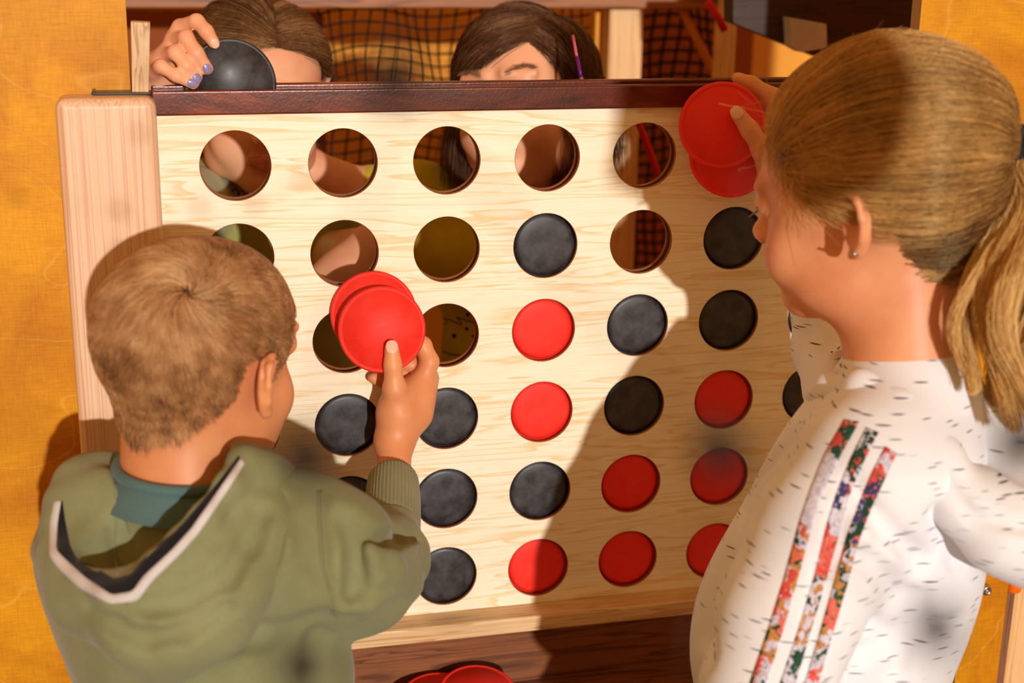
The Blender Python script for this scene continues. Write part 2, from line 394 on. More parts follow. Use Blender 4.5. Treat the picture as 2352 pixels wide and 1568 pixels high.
shown = {(1, 4): 'black disc half hidden behind the boy\'s cheek, fourth row of the board',
         (2, 4): 'brownish black disc in shade just left of the boy\'s wrist',
         (2, 5): 'black disc partly covered by the boy\'s green cuff, fifth row of the board',
         (3, 4): 'black disc just right of the boy\'s wrist, fourth row of the board',
         (3, 5): 'dusty black disc beside the boy\'s green cuff, fifth row of the board',
         (3, 6): 'dusty black disc beside the boy\'s elbow in the bottom row',
         (4, 2): 'scratched black disc alone at the top of the middle column',
         (4, 3): 'bright red disc in the middle column with a black one directly above',
         (4, 4): 'bright red disc in the middle column with a black one directly below',
         (4, 5): 'black disc in the middle column between two red ones',
         (4, 6): 'bright red disc at the foot of the middle column, half in shadow',
         (5, 3): 'black disc topmost in the fifth column from the left',
         (5, 4): 'black disc in the fifth column lying between black above and red below',
         (5, 5): 'dark red disc in the fifth column with a black one above',
         (5, 6): 'red disc at the foot of the fifth column from the left',
         (6, 2): 'black disc right beside the girl\'s nose, under the two held red discs',
         (6, 3): 'shaded black disc in the sixth column with a red one below',
         (6, 4): 'dark red disc in the sixth column with a black one above',
         (6, 5): 'dim red disc in the sixth column, next to the girl\'s sleeve',
         (6, 6): 'red disc edge peeping out left of the girl\'s hoodie in the bottom row',
         (7, 3): 'black disc peeping out beneath the girl\'s chin',
         (7, 4): 'black disc peeping out above the girl\'s shoulder'}
protos = {}
for c in range(1, 8):
    for r in range(1, 7):
        k = full[c][r - 1]
        if k == '.' or (c, r) not in shown: continue
        nm = NAMES[k] + '_disc'
        if k not in protos:
            o = disc_mesh('slot').build(nm, MT[NAMES[k]]); protos[k] = o
        else:
            o = protos[k].copy(); col.objects.link(o)
        o.location = (SX * (c - 1), 0.0065, Z1 - SZ * (r - 1)); o.rotation_euler = (0, random.uniform(0, 6.28), 0)
        tag(o, shown[(c, r)], 'disc', NAMES[k] + ' discs dropped in the board')
loose = {}
def loose_disc(k, centre, normal, label, spin=0.0):
    if k not in loose: o = disc_mesh('loose').build(NAMES[k] + '_disc', MT[NAMES[k]]); loose[k] = o
    else: o = loose[k].copy(); col.objects.link(o)
    n = Vector(normal).normalized()        # front face (-y of the mesh) turns to this direction
    o.rotation_mode = 'QUATERNION'; o.rotation_quaternion = n.to_track_quat('-Y', 'Z'); o.location = centre
    tag(o, label, 'disc'); return o
# black disc entering the slot
loose_disc('B', (-0.0012 + .0, 0.0095, 1.2615), (0, -1, 0), 'black disc half pushed into the slot, held by a hand with violet nails')
# the boy's pair
nb = Wq(q(877, 758, 1.0)) - Wq(q(877, 758, 1.1))
bn = np.array([-0.10, -1.0, 0.16])
D1 = wpt(877, 757, 1.330); D2 = wpt(860, 724, 1.343)
loose_disc('R', D1, bn, 'red disc under the boy\'s thumb, front one of his pair')
loose_disc('R', D2 + np.array([0, .0045, 0]), bn, 'red disc behind the front one in the boy\'s hand')
gn = np.array([-0.22, -1.0, 0.10])
G1 = wpt(1658, 288, 1.345); G2 = wpt(1684, 357, 1.365)
loose_disc('R', G1, gn, 'upper red disc held by the girl in front of the top bar')
loose_disc('R', G2 + np.array([0, .004, 0]), gn, 'lower red disc held by the girl, tucked behind the upper one')

# ------------------------------------------------------------ woodwork around the board
mb = MB(); mb.box((-0.150, -0.026, 0.30), (-0.0665, 0.019, 1.2545)); post = mb.build('post', MT['pine'], bevel=0.009)
tag(post, 'pale pine post with rounded top at the left end of the game board', 'post')
# lower rail: ledge with lit front
e1 = at(1267, 1446, -0.028)
mb = MB(); mb.box((-0.0665, -0.028, float(e1[2])), (0.660, 0.0185, 0.7268)); rail = mb.build('lower_rail', MT['pine_h'], bevel=0.0025)
tag(rail, 'pale pine rail running along the bottom edge of the game board', 'rail')
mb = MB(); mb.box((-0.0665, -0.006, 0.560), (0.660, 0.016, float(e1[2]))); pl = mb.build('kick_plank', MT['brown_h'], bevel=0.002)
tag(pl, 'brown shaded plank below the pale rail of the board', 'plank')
mb = MB(); tz = float(at(1100, 1600, -.055)[2]) - .016; mb.box((-0.0665, -0.115, tz - .012), (0.660, -0.006, tz)); mb.box((-0.0665, -0.125, tz - .012), (0.660, -0.115, tz + .012))
tray = mb.build('disc_tray', MT['brown_h']); tag(tray, 'brown wooden tray floor under the board where spare discs lie', 'tray')
t1 = wpt(1100, 1590, 1.52); 
loose_disc('R', (float(at(1098, 1600, -.055)[0]), -0.055, tz + .0175), (0.0, -0.30, 1.0), 'blurred red disc lying in the tray, right one of two')
loose_disc('R', (float(at(1015, 1600, -.065)[0]), -0.052, tz + .0140), (0.0, -0.22, 1.0), 'blurred red disc lying in the tray, left one of two')
# left plywood wall with opening edge
mb = MB()
mb.box((-0.62, 0.0205, 0.0), (-0.0875, 0.0385, 2.0)); wl = mb.build('wall_left', [MT['ply'], MT['plyedge']]); tag(wl, kind='structure')
me = wl.data
for p in me.polygons:
    if p.normal.x > .9: p.material_index = 1
# wedge stick
a0 = at(303, 42, 0.0); 
mb = MB(); y0 = -0.008
P = [at(303, 212, y0), at(342, 212, y0), at(345, 52, y0), at(300, 50, y0)]
mb.prism([(float(p[0]), float(p[2])) for p in P], y0, y0 + .018); st = mb.build('wedge_stick', MT['edge'], bevel=0.0008)
tag(st, 'thin tapered wooden stick standing up between yellow plywood and top bar', 'stick')
# black metal bracket strip
mb = MB(); pts = [at(232, 209, .019), at(238, 200, .019), at(248, 197, .019), at(335, 198, .019)]
p = [at(232, 210, -.001), at(240, 199, -.001), at(300, 197, -.001)]
mb.box((-0.1185, -0.002, 1.2545), (-0.0700, 0.0205, 1.2565)); mb.tube([(-0.1185, -0.002, 1.2565), (-0.1185, 0.020, 1.2565)], 0.0018, 8)
br = mb.build('bracket', MT['blackmetal'], bevel=.0006); tag(br, 'black metal bracket on top of the pine post', 'bracket')
# right plywood: upper panel and lower panel with bolt
x1 = float(at(2112, 60)[0])
mb = MB(); mb.box((x1, 0.0, 0.90), (x1 + .5, 0.018, 2.0)); wr = mb.build('wall_right', [MT['ply'], MT['plyedge']]); tag(wr, kind='structure')
for p in wr.data.polygons:
    if p.normal.x < -.9: p.material_index = 1
ya = -0.12
L0 = at(2192, 1568, ya); L1 = at(2225, 1300, ya); R0 = at(2290, 1568, ya); R1 = at(2318, 1320, ya)
xl = float(L0[0]) + .000; xr = float((R0[0] + R1[0]) / 2)
mb = MB(); mb.box((xl, ya, 0.0), (xr, ya + .018, 0.86)); lp = mb.build('plywood_panel', MT['ply'])
tag(lp, 'narrow yellow plywood panel with a bolt at lower right, behind the girl', 'panel')
bp = at(2263, 1353, ya - .002)
mb = MB(); mb.lathe([(0, -.0042), (.0012, -.0042), (.0016, -.0026), (.0024, -.0026), (.0030, -.0046), (.0046, -.0044), (.0058, -.0022), (.0060, 0), (0, 0)], 32)
bo = mb.build('bolt', MT['metal'], lp); bo.matrix_parent_inverse = lp.matrix_world.inverted(); bo.location = bp; bo['label'] = 'shiny round bolt head'
mb = MB(); mb.box((xr + .004, ya + .03, 0.0), (xr + .030, ya + .06, 0.9)); u = mb.build('upright_strip', MT['brown_v'])
tag(u, 'brown wooden upright right of the yellow panel with the bolt', 'post')
mb = MB(); mb.box((xr + .030, ya + .05, 0.0), (xr + .12, ya + .08, 0.9)); u = mb.build('upright_board', MT['pale_v'])
tag(u, 'pale wooden upright at the lower right edge of the picture', 'post')
cp = at(2322, 1340, ya + .01)
mb = MB(); mb.tube([cp + np.array([0, -.004, .022]), cp + np.array([0, -.004, -.006])], 0.0085, 18); cpo = mb.build('cap', MT['orange_pl'], bevel=.002)
tag(cpo, 'small orange plastic cap beside the yellow panel edge', 'cap')

# ------------------------------------------------------------ space behind the board
mb = MB(); mb.box((-3, -3, -0.05), (4, 3, 0)); fl = mb.build('floor', MT['floor']); tag(fl, kind='structure')
mb = MB(); mb.box((-1.6, 1.30, 0), (3.2, 1.34, 2.6)); bw = mb.build('wall_back', MT['wall']); tag(bw, kind='structure')
def upright(px0, px1, y, name, mat, label, z0=0.0, z1=2.2, depth=.03):
    xa = float(at(px0, 110, y)[0]); xb = float(at(px1, 110, y)[0])
    mb = MB(); mb.box((xa, y, z0), (xb, y + depth, z1)); return tag(mb.build(name, mat, bevel=.003), label, 'post')
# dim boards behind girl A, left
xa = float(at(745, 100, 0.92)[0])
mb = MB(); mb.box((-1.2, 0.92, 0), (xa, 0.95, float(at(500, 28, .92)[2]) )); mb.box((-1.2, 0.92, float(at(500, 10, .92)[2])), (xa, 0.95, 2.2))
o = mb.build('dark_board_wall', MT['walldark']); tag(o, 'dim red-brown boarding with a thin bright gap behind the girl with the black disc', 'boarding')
# header beam
z0b = float(at(1000, 20, 0.60)[2])
mb = MB(); mb.box((-0.5, 0.60, z0b), (float(at(1688, 10, .6)[0]), 0.64, z0b + .09)); o = mb.build('header_beam', MT['mid_h'], bevel=.003)
tag(o, 'blurred horizontal wooden beam across the top above the nets', 'beam')
upright(1366, 1388, .66, 'post', MT['wall'], 'narrow orange upright just right of the girl with the hair clip')
upright(1398, 1476, .62, 'post', MT['pale_v'], 'broad pale upright in the middle behind the board')
upright(1656, 1690, .58, 'post', MT['pale_v'], 'slim pale upright right of the shaded net')
# shaded wall behind second net
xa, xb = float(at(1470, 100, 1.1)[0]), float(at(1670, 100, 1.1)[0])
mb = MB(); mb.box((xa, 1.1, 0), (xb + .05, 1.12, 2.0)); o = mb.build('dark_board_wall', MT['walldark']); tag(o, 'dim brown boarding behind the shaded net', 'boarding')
xa, xb = float(at(1700, 100, .5)[0]), float(at(1985, 100, .5)[0])
mb = MB(); mb.box((xa, .5, 0), (xb + .3, .52, 1.16)); o = mb.build('pale_board', MT['pale_v']); tag(o, 'pale peach board behind the top right of the game board', 'board')
# dark diagonal plank, upper right
yb = .33
P = [at(1684, -40, yb), at(1684, 52, yb), at(1815, 105, yb), at(2160, 240, yb), at(2160, -40, yb)]
mb = MB(); mb.prism([(float(p[0]), float(p[2])) for p in P][::-1], yb, yb + .03); o = mb.build('dark_plank', MT['dark'])
tag(o, 'dark brown slanting plank in the upper right behind the girl', 'plank')
yb = .30; P = [at(1815, 40, yb), at(1818, 108, yb), at(1840, 120, yb), at(1900, 110, yb), at(1898, 55, yb)]
mb = MB(); mb.prism([(float(p[0]), float(p[2])) for p in P][::-1], yb, yb + .02); o = mb.build('white_paper', MT['trim_white'])
tag(o, 'small grey-white sheet pinned on the dark slanting plank', 'paper')
# nets
def net(name, x0, x1, z0, z1, y, step, r, label, sag=.004):
    mb = MB(); nx = int((x1 - x0) / step); nz = int((z1 - z0) / step)
    X = lambda i, j: np.array([x0 + i * step + .3 * step * math.sin(j * .5 + i * .9), y + sag * math.sin(i * .7 + j * .4), z0 + j * step - .35 * step * math.sin(i * .55 + j * .15)])
    for i in range(nx + 1): mb.tube([X(i, j) for j in range(nz + 1)], r, 5)
    for j in range(nz + 1): mb.tube([X(i, j) for i in range(nx + 1)], r, 5)
    V = []
    for i in range(nx + 1):
        for j in range(nz + 1):
            p = X(i, j); k = r * 2.0
            mb.add([p + (k, 0, 0), p - (k, 0, 0), p + (0, k, 0), p - (0, k, 0), p + (0, 0, k), p - (0, 0, k)],
                   [(0, 2, 4), (2, 1, 4), (1, 3, 4), (3, 0, 4), (2, 0, 5), (1, 2, 5), (3, 1, 5), (0, 3, 5)])
    return tag(mb.build(name, MT['cord']), label, 'net')
net('safety_net', float(at(735, 100, .72)[0]), float(at(1372, 100, .72)[0]), .95, 1.36, .72, .0172, .0015, 'dark knotted net hanging behind the two facing girls')
net('safety_net', float(at(1476, 100, .80)[0]), float(at(1656, 100, .80)[0]), .85, 1.36, .80, .0180, .0026, 'shaded dark net between the pale uprights at upper right')
mb = MB(); mb.tube([at(1560, 10, .62), at(1610, 110, .62), at(1652, 190, .62), at(1680, 260, .62)], .006, 8); o = mb.build('rope', MT['rope_o']); tag(o, 'tan slack rope hanging diagonally before the shaded net', 'rope')
mb = MB(); mb.tube([at(1450, 200, .36), at(1465, 280, .36), at(1490, 340, .36), at(1520, 430, .36)], .0042, 8); o = mb.build('rope', MT['redrope']); tag(o, 'red rope running down behind the board, seen through a top row hole', 'rope')
mb = MB(); mb.tube([at(1625, 5, .5), at(1650, 40, .5), at(1665, 70, .5)], .0055, 8); o = mb.build('rope', MT['redrope']); tag(o, 'short red rope end near the header beam beside the slim pale upright', 'rope')


# unseen plank, added and shaped to shade the girl's brow and upper right board
mb = MB(); pp = [Wq(p) for p in ([.425, -.175, .30], [.425, -.006, .30], [.465, .010, .30], [.495, -.015, .30], [.520, -.09, .30], [.528, -.175, .30])]
nrm = .012 * (M[2] / np.linalg.norm(M[2])); n_ = len(pp)
mb.add(pp + [p - nrm for p in pp], [tuple(range(n_)), tuple(range(2 * n_ - 1, n_ - 1, -1))] + [(i, (i + 1) % n_, (i + 1) % n_ + n_, i + n_) for i in range(n_)])
o = mb.build('added_shade_plank', MT['brown_v']); tag(o, 'unseen brown plank added beside the camera to shade girl and board', 'plank')
# foreground net knots close to the lens
mb = MB(); dd = .25
K = {'a': (905, 172), 'b': (700, 1050), 'c': (690, 1530), 'd': (1650, 1030), 'e': (2150, 1440), 'f': (2345, 1010), 'g': (1000, -520), 'h': (1850, -420), 'i': (2900, 700), 'j': (-500, 900), 'k': (2400, 2200), 'l': (700, 2300), 'm': (1560, 1900)}
KP = {k: wpt(v[0], v[1], dd) for k, v in K.items()}
for a, b in ('ga', 'ab', 'bc', 'ad', 'hd', 'de', 'df', 'fi', 'ek', 'ef', 'jb', 'cl', 'bm', 'dm', 'mk'):
    mb.tube([KP[a], (KP[a] + KP[b]) / 2 + np.array([0, 0, -.0015]), KP[b]], .00035, 6)
for k, p in KP.items():
    pts = [p + .0032 * np.array([math.cos(t) * .7, math.sin(2 * t) * .3, math.sin(t)]) for t in np.linspace(0, 6.28, 14)[:-1]]
    mb.tube(pts, .0023, 8, closed=True)
o = mb.build('safety_net', MT['blackmetal']); tag(o, 'out-of-focus dark net knots right in front of the lens', 'net')
# ------------------------------------------------------------ organic surfaces: smooth blends of rounded shapes
class SDF:
    def __init__(s, h): s.h = h; s.P = []
    def ell(s, c, r, R=None, k=.01, sub=False): s.P.append(('e', np.array(c, float), np.array(r, float), R, k, sub))
    def cap(s, a, b, ra, rb=None, k=.01, sub=False): s.P.append(('c', np.array(a, float), np.array(b, float), (ra, ra if rb is None else rb), k, sub))
    def chain(s, pts, rad, k=.006, k0=None, sub=False):
        for i in range(len(pts) - 1): s.cap(pts[i], pts[i + 1], rad[i], rad[i + 1], (k0 if (i == 0 and k0) else k), sub)
    def field(s):
        lo = np.full(3, 9.); hi = -lo
        bb = []
        for p in s.P:
            if p[0] == 'e':
                r = np.max(p[2]) if p[3] is not None else p[2]; l = p[1] - r; u = p[1] + r
            else: m = max(p[3]); l = np.minimum(p[1], p[2]) - m; u = np.maximum(p[1], p[2]) + m
            bb.append((l, u))
            if not p[5]: lo = np.minimum(lo, l); hi = np.maximum(hi, u)
        lo -= 3 * s.h + .02; hi += 3 * s.h + .02; s.lo = lo
        n = np.ceil((hi - lo) / s.h).astype(int) + 1
        A = [(lo[i] + s.h * np.arange(n[i])).astype(np.float32) for i in range(3)]
        F = np.full(n, .05, np.float32)
        for p, (l, u) in zip(s.P, bb):
            k = p[4]; m = k + 2.5 * s.h
            i0 = np.maximum(((l - m - lo) / s.h).astype(int), 0); i1 = np.minimum(((u + m - lo) / s.h).astype(int) + 2, n)
            if np.any(i1 <= i0): continue
            sl_ = tuple(slice(a, b) for a, b in zip(i0, i1))
            X, Y, Z = np.meshgrid(*[A[i][i0[i]:i1[i]] for i in range(3)], indexing='ij')
            if p[0] == 'e':
                D = [X - p[1][0], Y - p[1][1], Z - p[1][2]]
                if p[3] is not None: D = [D[0] * p[3][i][0] + D[1] * p[3][i][1] + D[2] * p[3][i][2] for i in range(3)]
                r = p[2]; k0 = np.sqrt(sum((D[i] / r[i]) ** 2 for i in range(3))) + 1e-6
                k1 = np.sqrt(sum((D[i] / r[i] ** 2) ** 2 for i in range(3))) + 1e-6; d = k0 * (k0 - 1) / k1
            else:
                a, b = p[1], p[2]; ba = b - a; L = max(float(ba @ ba), 1e-12)
                t = np.clip(((X - a[0]) * ba[0] + (Y - a[1]) * ba[1] + (Z - a[2]) * ba[2]) / L, 0, 1)
                d = np.sqrt((X - a[0] - t * ba[0]) ** 2 + (Y - a[1] - t * ba[1]) ** 2 + (Z - a[2] - t * ba[2]) ** 2) - (p[3][0] + (p[3][1] - p[3][0]) * t)
            G = F[sl_]
            if p[5]:
                d = -d; hh = np.clip(.5 - .5 * (d - G) / k, 0, 1) if k > 0 else None
                hh = np.clip(.5 + .5 * (d - G) / k, 0, 1); F[sl_] = G + (d - G) * hh + k * hh * (1 - hh)
            else:
                hh = np.clip(.5 + .5 * (G - d) / k, 0, 1); F[sl_] = G + (d - G) * hh - k * hh * (1 - hh)
        return F
    def mesh(s, warp=None):
        F = s.field(); n = np.array(F.shape)
        S = F < 0
        c = np.zeros(n - 1, np.int8)
        for a in (0, 1):
            for b in (0, 1):
                for d in (0, 1): c += S[a:n[0] - 1 + a, b:n[1] - 1 + b, d:n[2] - 1 + d]
        I = np.argwhere((c > 0) & (c < 8)); idx = -np.ones(n - 1, np.int64); idx[I[:, 0], I[:, 1], I[:, 2]] = np.arange(len(I))
        acc = np.zeros((len(I), 3)); cnt = np.zeros(len(I))
        for ax in range(3):
            o1, o2 = [i for i in range(3) if i != ax]
            for a in (0, 1):
                for b in (0, 1):
                    p0 = np.zeros(3, int); p0[o1] = a; p0[o2] = b; p1 = p0.copy(); p1[ax] = 1
                    A0 = I + p0; A1 = I + p1
                    f0 = F[A0[:, 0], A0[:, 1], A0[:, 2]]; f1 = F[A1[:, 0], A1[:, 1], A1[:, 2]]
                    m = (f0 < 0) != (f1 < 0); t = np.where(m, f0 / np.where(m, f0 - f1, 1), 0)
                    P = np.tile(p0.astype(float), (len(I), 1)); P[:, ax] += t
                    acc[m] += P[m]; cnt[m] += 1
        V = s.lo + s.h * (I + acc / cnt[:, None])
        Fs = []
        for ax in range(3):
            o1, o2 = (ax + 1) % 3, (ax + 2) % 3
            sl0 = [slice(None)] * 3; sl1 = [slice(None)] * 3; sl0[ax] = slice(0, -1); sl1[ax] = slice(1, None)
            E = S[tuple(sl0)] != S[tuple(sl1)]
            J = np.argwhere(E); ok = (J[:, o1] > 0) & (J[:, o2] > 0) & (J[:, o1] < n[o1] - 1) & (J[:, o2] < n[o2] - 1); J = J[ok]
            inside = S[J[:, 0], J[:, 1], J[:, 2]]
            def cell(a, b):
                K_ = J.copy(); K_[:, o1] -= a; K_[:, o2] -= b; return idx[K_[:, 0], K_[:, 1], K_[:, 2]]
            q4 = np.stack([cell(1, 1), cell(0, 1), cell(0, 0), cell(1, 0)], 1)
            q4[~inside] = q4[~inside][:, ::-1]; Fs.append(q4)
        Fs = np.concatenate(Fs); Fs = Fs[(Fs >= 0).all(1)]
        return V, Fs
def relax(V, F, it=2, lam=.5):
    n = len(V); E = np.concatenate([F[:, [0, 1]], F[:, [1, 2]], F[:, [2, 3]], F[:, [3, 0]]]); E = np.concatenate([E, E[:, ::-1]])
    for _ in range(it):
        A = np.stack([np.bincount(E[:, 0], V[E[:, 1], i], n) for i in range(3)], 1); c = np.bincount(E[:, 0], minlength=n)
        V = V + lam * (A / np.maximum(c, 1)[:, None] - V)
    return V
def vnormals(V, F):
    N = np.cross(V[F[:, 2]] - V[F[:, 0]], V[F[:, 3]] - V[F[:, 1]]); R_ = np.zeros_like(V)
    for i in range(4):
        for a in range(3): R_[:, a] += np.bincount(F[:, i], N[:, a], len(V))
    return R_ / np.maximum(np.linalg.norm(R_, axis=1), 1e-12)[:, None]
def bvh(V, F): return BVHTree.FromPolygons([tuple(v) for v in V], [tuple(f) for f in F])

class Fr:
    """head frame in camera axes: x = the person's right, y = forward, z = up"""
    def __init__(s, o, psi, e=20, roll=0, sc_=1.0):
        ps, e, ro = (math.radians(a) for a in (psi, e, roll))
        X0 = np.array([1., 0, 0]); U = np.array([0, -math.cos(e), -math.sin(e)]); F0 = np.array([0, -math.sin(e), math.cos(e)])
        f = math.cos(ps) * F0 + math.sin(ps) * X0; r = math.cos(ps) * X0 - math.sin(ps) * F0
        r2 = math.cos(ro) * r + math.sin(ro) * U; u2 = -math.sin(ro) * r + math.cos(ro) * U
        s.R = np.array([r2, f, u2]); s.o = np.array(o, float); s.s = sc_
    def pitch(s, deg):
        a = math.radians(deg); f, u = s.R[1].copy(), s.R[2].copy()
        s.R[1] = math.cos(a) * f + math.sin(a) * u; s.R[2] = -math.sin(a) * f + math.cos(a) * u; return s
    def p(s, x, y, z): return s.o + s.s * (np.array([x, y, z]) @ s.R)
    def loc(s, P): return ((P - s.o) @ s.R.T) / s.s
    def anchor(s, local, target): s.o = s.o + (np.array(target) - s.p(*local)); return s

CC = np.array([0, -.012, .030]); CR = np.array([.0715, .088, .074])
def head(S, f, full=1.0, ear_y=-.008):
    e = lambda c, r, k=.012, sub=False, R=None: S.ell(f.p(*c), np.array(r) * f.s, f.R if R is None else R, k * f.s, sub)
    c = lambda a, b, ra, rb, k=.008, sub=False: S.cap(f.p(*a), f.p(*b), ra * f.s, rb * f.s, k * f.s, sub)
    e(CC, CR); e((0, .030, .030), (.060, .056, .058), .02)
    e((0, .034, -.026), (.056 * full, .052, .060), .02); e((0, .034, -.066), (.044 * full, .046, .034), .02)
    e((0, .066, -.086), (.018, .016, .014), .02)
    for sx in (-1, 1):
        e((sx * .031 * full, .057, -.040), (.026 * full, .024, .026), .015)
        e((sx * .046 * full, .020, -.062), (.016 * full, .026, .022), .02)
        e((sx * .029, .094, .006), (.017, .010, .012), .012, True)
        e((sx * .029, .075, .005), (.0145, .013, .0125), .004)
        c((sx * .012, .087, .022), (sx * .042, .078, .022), .005, .004, .012)
    c((0, .084, .006), (0, .099, -.022), .0055, .0075, .012); e((0, .100, -.026), (.0085, .0085, .0075), .008)
    for sx in (-1, 1): e((sx * .0095, .093, -.029), (.006, .008, .006), .006); e((sx * .006, .097, -.036), (.0026, .003, .0035), .002, True)
    c((-.016, .084, -.0545), (0, .0915, -.0525), .0035, .0050, .005); c((.016, .084, -.0545), (0, .0915, -.0525), .0035, .0050, .005)
    c((-.013, .084, -.0590), (0, .0895, -.0610), .0035, .0055, .005); c((.013, .084, -.0590), (0, .0895, -.0610), .0035, .0055, .005)
    c((-.021, .086, -.0560), (.021, .086, -.0560), .0010, .0010, .003, True) if False else None
    e((0, .086, -.071), (.012, .006, .003), .006, True)
    for sx in (-1, 1):        # ears: shell, rim, hollow, lobe
        Rm = f.R.copy(); a = math.radians(24) * sx
        x, y = f.R[0].copy(), f.R[1].copy(); Rm[0] = math.cos(a) * x - math.sin(a) * y * -1 * 1.0; Rm[0] = math.cos(a) * x + math.sin(a) * (-y) * -1
        Rm[0] = math.cos(a) * x - math.sin(a) * y * (-1) if False else math.cos(a) * x + math.sin(-a) * y * -1
        Rm[0] = Rm[0] / np.linalg.norm(Rm[0]); Rm[1] = np.cross(Rm[2], Rm[0])
        t = lambda lx, ly, lz: f.p(sx * .0715, ear_y, -.004) + f.s * (sx * lx * Rm[0] + ly * Rm[1] + lz * Rm[2])
        S.ell(t(.004, -.004, 0), np.array([.0045, .0165, .027]) * f.s, Rm, .004 * f.s)
        rim = [t(.007, .010, .004), t(.009, .008, .018), t(.010, -.002, .0265), t(.011, -.014, .021), t(.011, -.0185, .006), t(.009, -.014, -.010), t(.006, -.005, -.022), t(.004, .004, -.026)]
        S.chain(rim, [v * f.s for v in (.0022, .0028, .0030, .0032, .0032, .0034, .0046, .0042)], .003 * f.s)
        S.ell(t(.010, -.003, .003), np.array([.0062, .0095, .0150]) * f.s, Rm, .004 * f.s, True)
        S.ell(t(.005, .006, -.006), np.array([.004, .004, .006]) * f.s, Rm, .004 * f.s)
def lips_mask(L):    # L local coords
    return (np.abs(L[:, 0]) < .0195) & (L[:, 1] > .074) & (L[:, 2] < -.0478 - .12 * np.abs(L[:, 0])) & (L[:, 2] > -.0672 + .34 * np.abs(L[:, 0]))
HL_AZ = np.radians([0, 25, 45, 62, 78, 92, 104, 118, 135, 150, 180])
def hair_mask(L, line):
    az = np.arctan2(np.abs(L[:, 0]), L[:, 1] + .0); zm = np.interp(az, HL_AZ, line); return L[:, 2] > zm
LINE_BOY = [.070, .066, .050, .020, -.012, .026, .020, .002, -.014, -.028, -.042]
LINE_GIRL = [.074, .068, .052, .026, .008, .018, .028, .012, -.034, -.058, -.066]
def body_obj(S, frame, skin, parent, line=None, hairmat=None, relax_it=1):
    V, F = S.mesh(); V = relax(V, F, relax_it, .4); L = frame.loc(V[F].mean(1))
    near = np.linalg.norm(L, axis=1) < .125
    mi = np.zeros(len(F), int); mi[lips_mask(L) & near] = 1
    lid = (np.abs(np.abs(L[:, 0]) - .029) < .0125) & (L[:, 1] > .07) & (np.abs(L[:, 2] - (.001 + 12 * (np.abs(L[:, 0]) - .029) ** 2)) < .0011); mi[lid & near] = 2
    o = mesh_np('body', Wq(V), F, [skin, MT['lips'], MT['eye']], parent, matidx=mi)
    return o, V, F
# ------------------------------------------------------------ hair strands: thin three-sided tubes
def strand_geo(P, r0, r1):
    N, K_, _ = P.shape; T = np.gradient(P, axis=1); T /= np.maximum(np.linalg.norm(T, axis=2, keepdims=True), 1e-9)
    A = np.cross(T, np.array([.3, .5, .81])); A /= np.maximum(np.linalg.norm(A, axis=2, keepdims=True), 1e-9); B = np.cross(T, A)
    rad = (r0 + (r1 - r0) * np.linspace(0, 1, K_) ** 1.5)[None, :, None]
    V = np.stack([P + rad * (math.cos(t) * A + math.sin(t) * B) for t in (0, 2.094, 4.189)], 2)      # N,K,3,3
    base = (np.arange(N)[:, None, None] * K_ + np.arange(K_ - 1)[None, :, None]) * 3
    k = np.arange(3)[None, None, :]; k2 = (k + 1) % 3
    F = np.stack([base + k, base + k2, base + 3 + k2, base + 3 + k], -1).reshape(-1, 4)
    return V.reshape(-1, 3), F, np.repeat(np.arange(N), K_ * 3)
def hair_obj(name, Plist, mat, parent, tones, r0=.0002, r1=.00007, cap=None, capmat=None):
    Vs, Fs, Ts = [], [], []; off = 0; nf = 0
    for P, tn in zip(Plist, tones):
        V, F, own = strand_geo(P, r0, r1); Vs.append(V); Fs.append(F + off); Ts.append(tn[own]); off += len(V)
    if cap is not None:
        V, F, m, h = cap; N = vnormals(V, F); Fm = F[m]; u, inv = np.unique(Fm, return_inverse=True)
        Vs.append(V[u] + N[u] * h); Fs.append(inv.reshape(-1, 4) + off); Ts.append(np.full(len(u), .3)); off += len(u); nf = len(Fm)
    FF = np.concatenate(Fs); mi = np.zeros(len(FF), int); mi[len(FF) - nf:] = 1 if nf else 0
    return mesh_np(name, Wq(np.concatenate(Vs)), FF, [mat, capmat or MT['scalp_d']], parent, tone=np.concatenate(Ts), matidx=mi)
def soft_edge(L, line, lo=-.003, hi=.006):
    """hair region with a ragged border, and a smaller one for the underlayer"""
    n_ = snoise(L, 420, 77) * .0035 + rng.normal(size=len(L)) * .0015
    return hair_mask(L + np.stack([0 * n_, 0 * n_, n_ - lo], 1), line), hair_mask(L - np.array([0, 0, hi]), line)
def roots(V, F, mask, n):
    Fm = F[mask]; A = np.linalg.norm(np.cross(V[Fm[:, 2]] - V[Fm[:, 0]], V[Fm[:, 3]] - V[Fm[:, 1]]), axis=1); pr_ = A / A.sum()
    i = rng.choice(len(Fm), n, p=pr_); w_ = rng.random((n, 4)); w_ /= w_.sum(1, keepdims=True)
    N = vnormals(V, F); return (V[Fm[i]] * w_[:, :, None]).sum(1), (N[Fm[i]] * w_[:, :, None]).sum(1)
def snoise(P, s, seed=0):
    r = np.random.default_rng(seed); o = 0
    for i in range(5):
        k = r.normal(size=3) * s; o = o + np.sin(P @ k + r.random() * 6.28)
    return o / 5
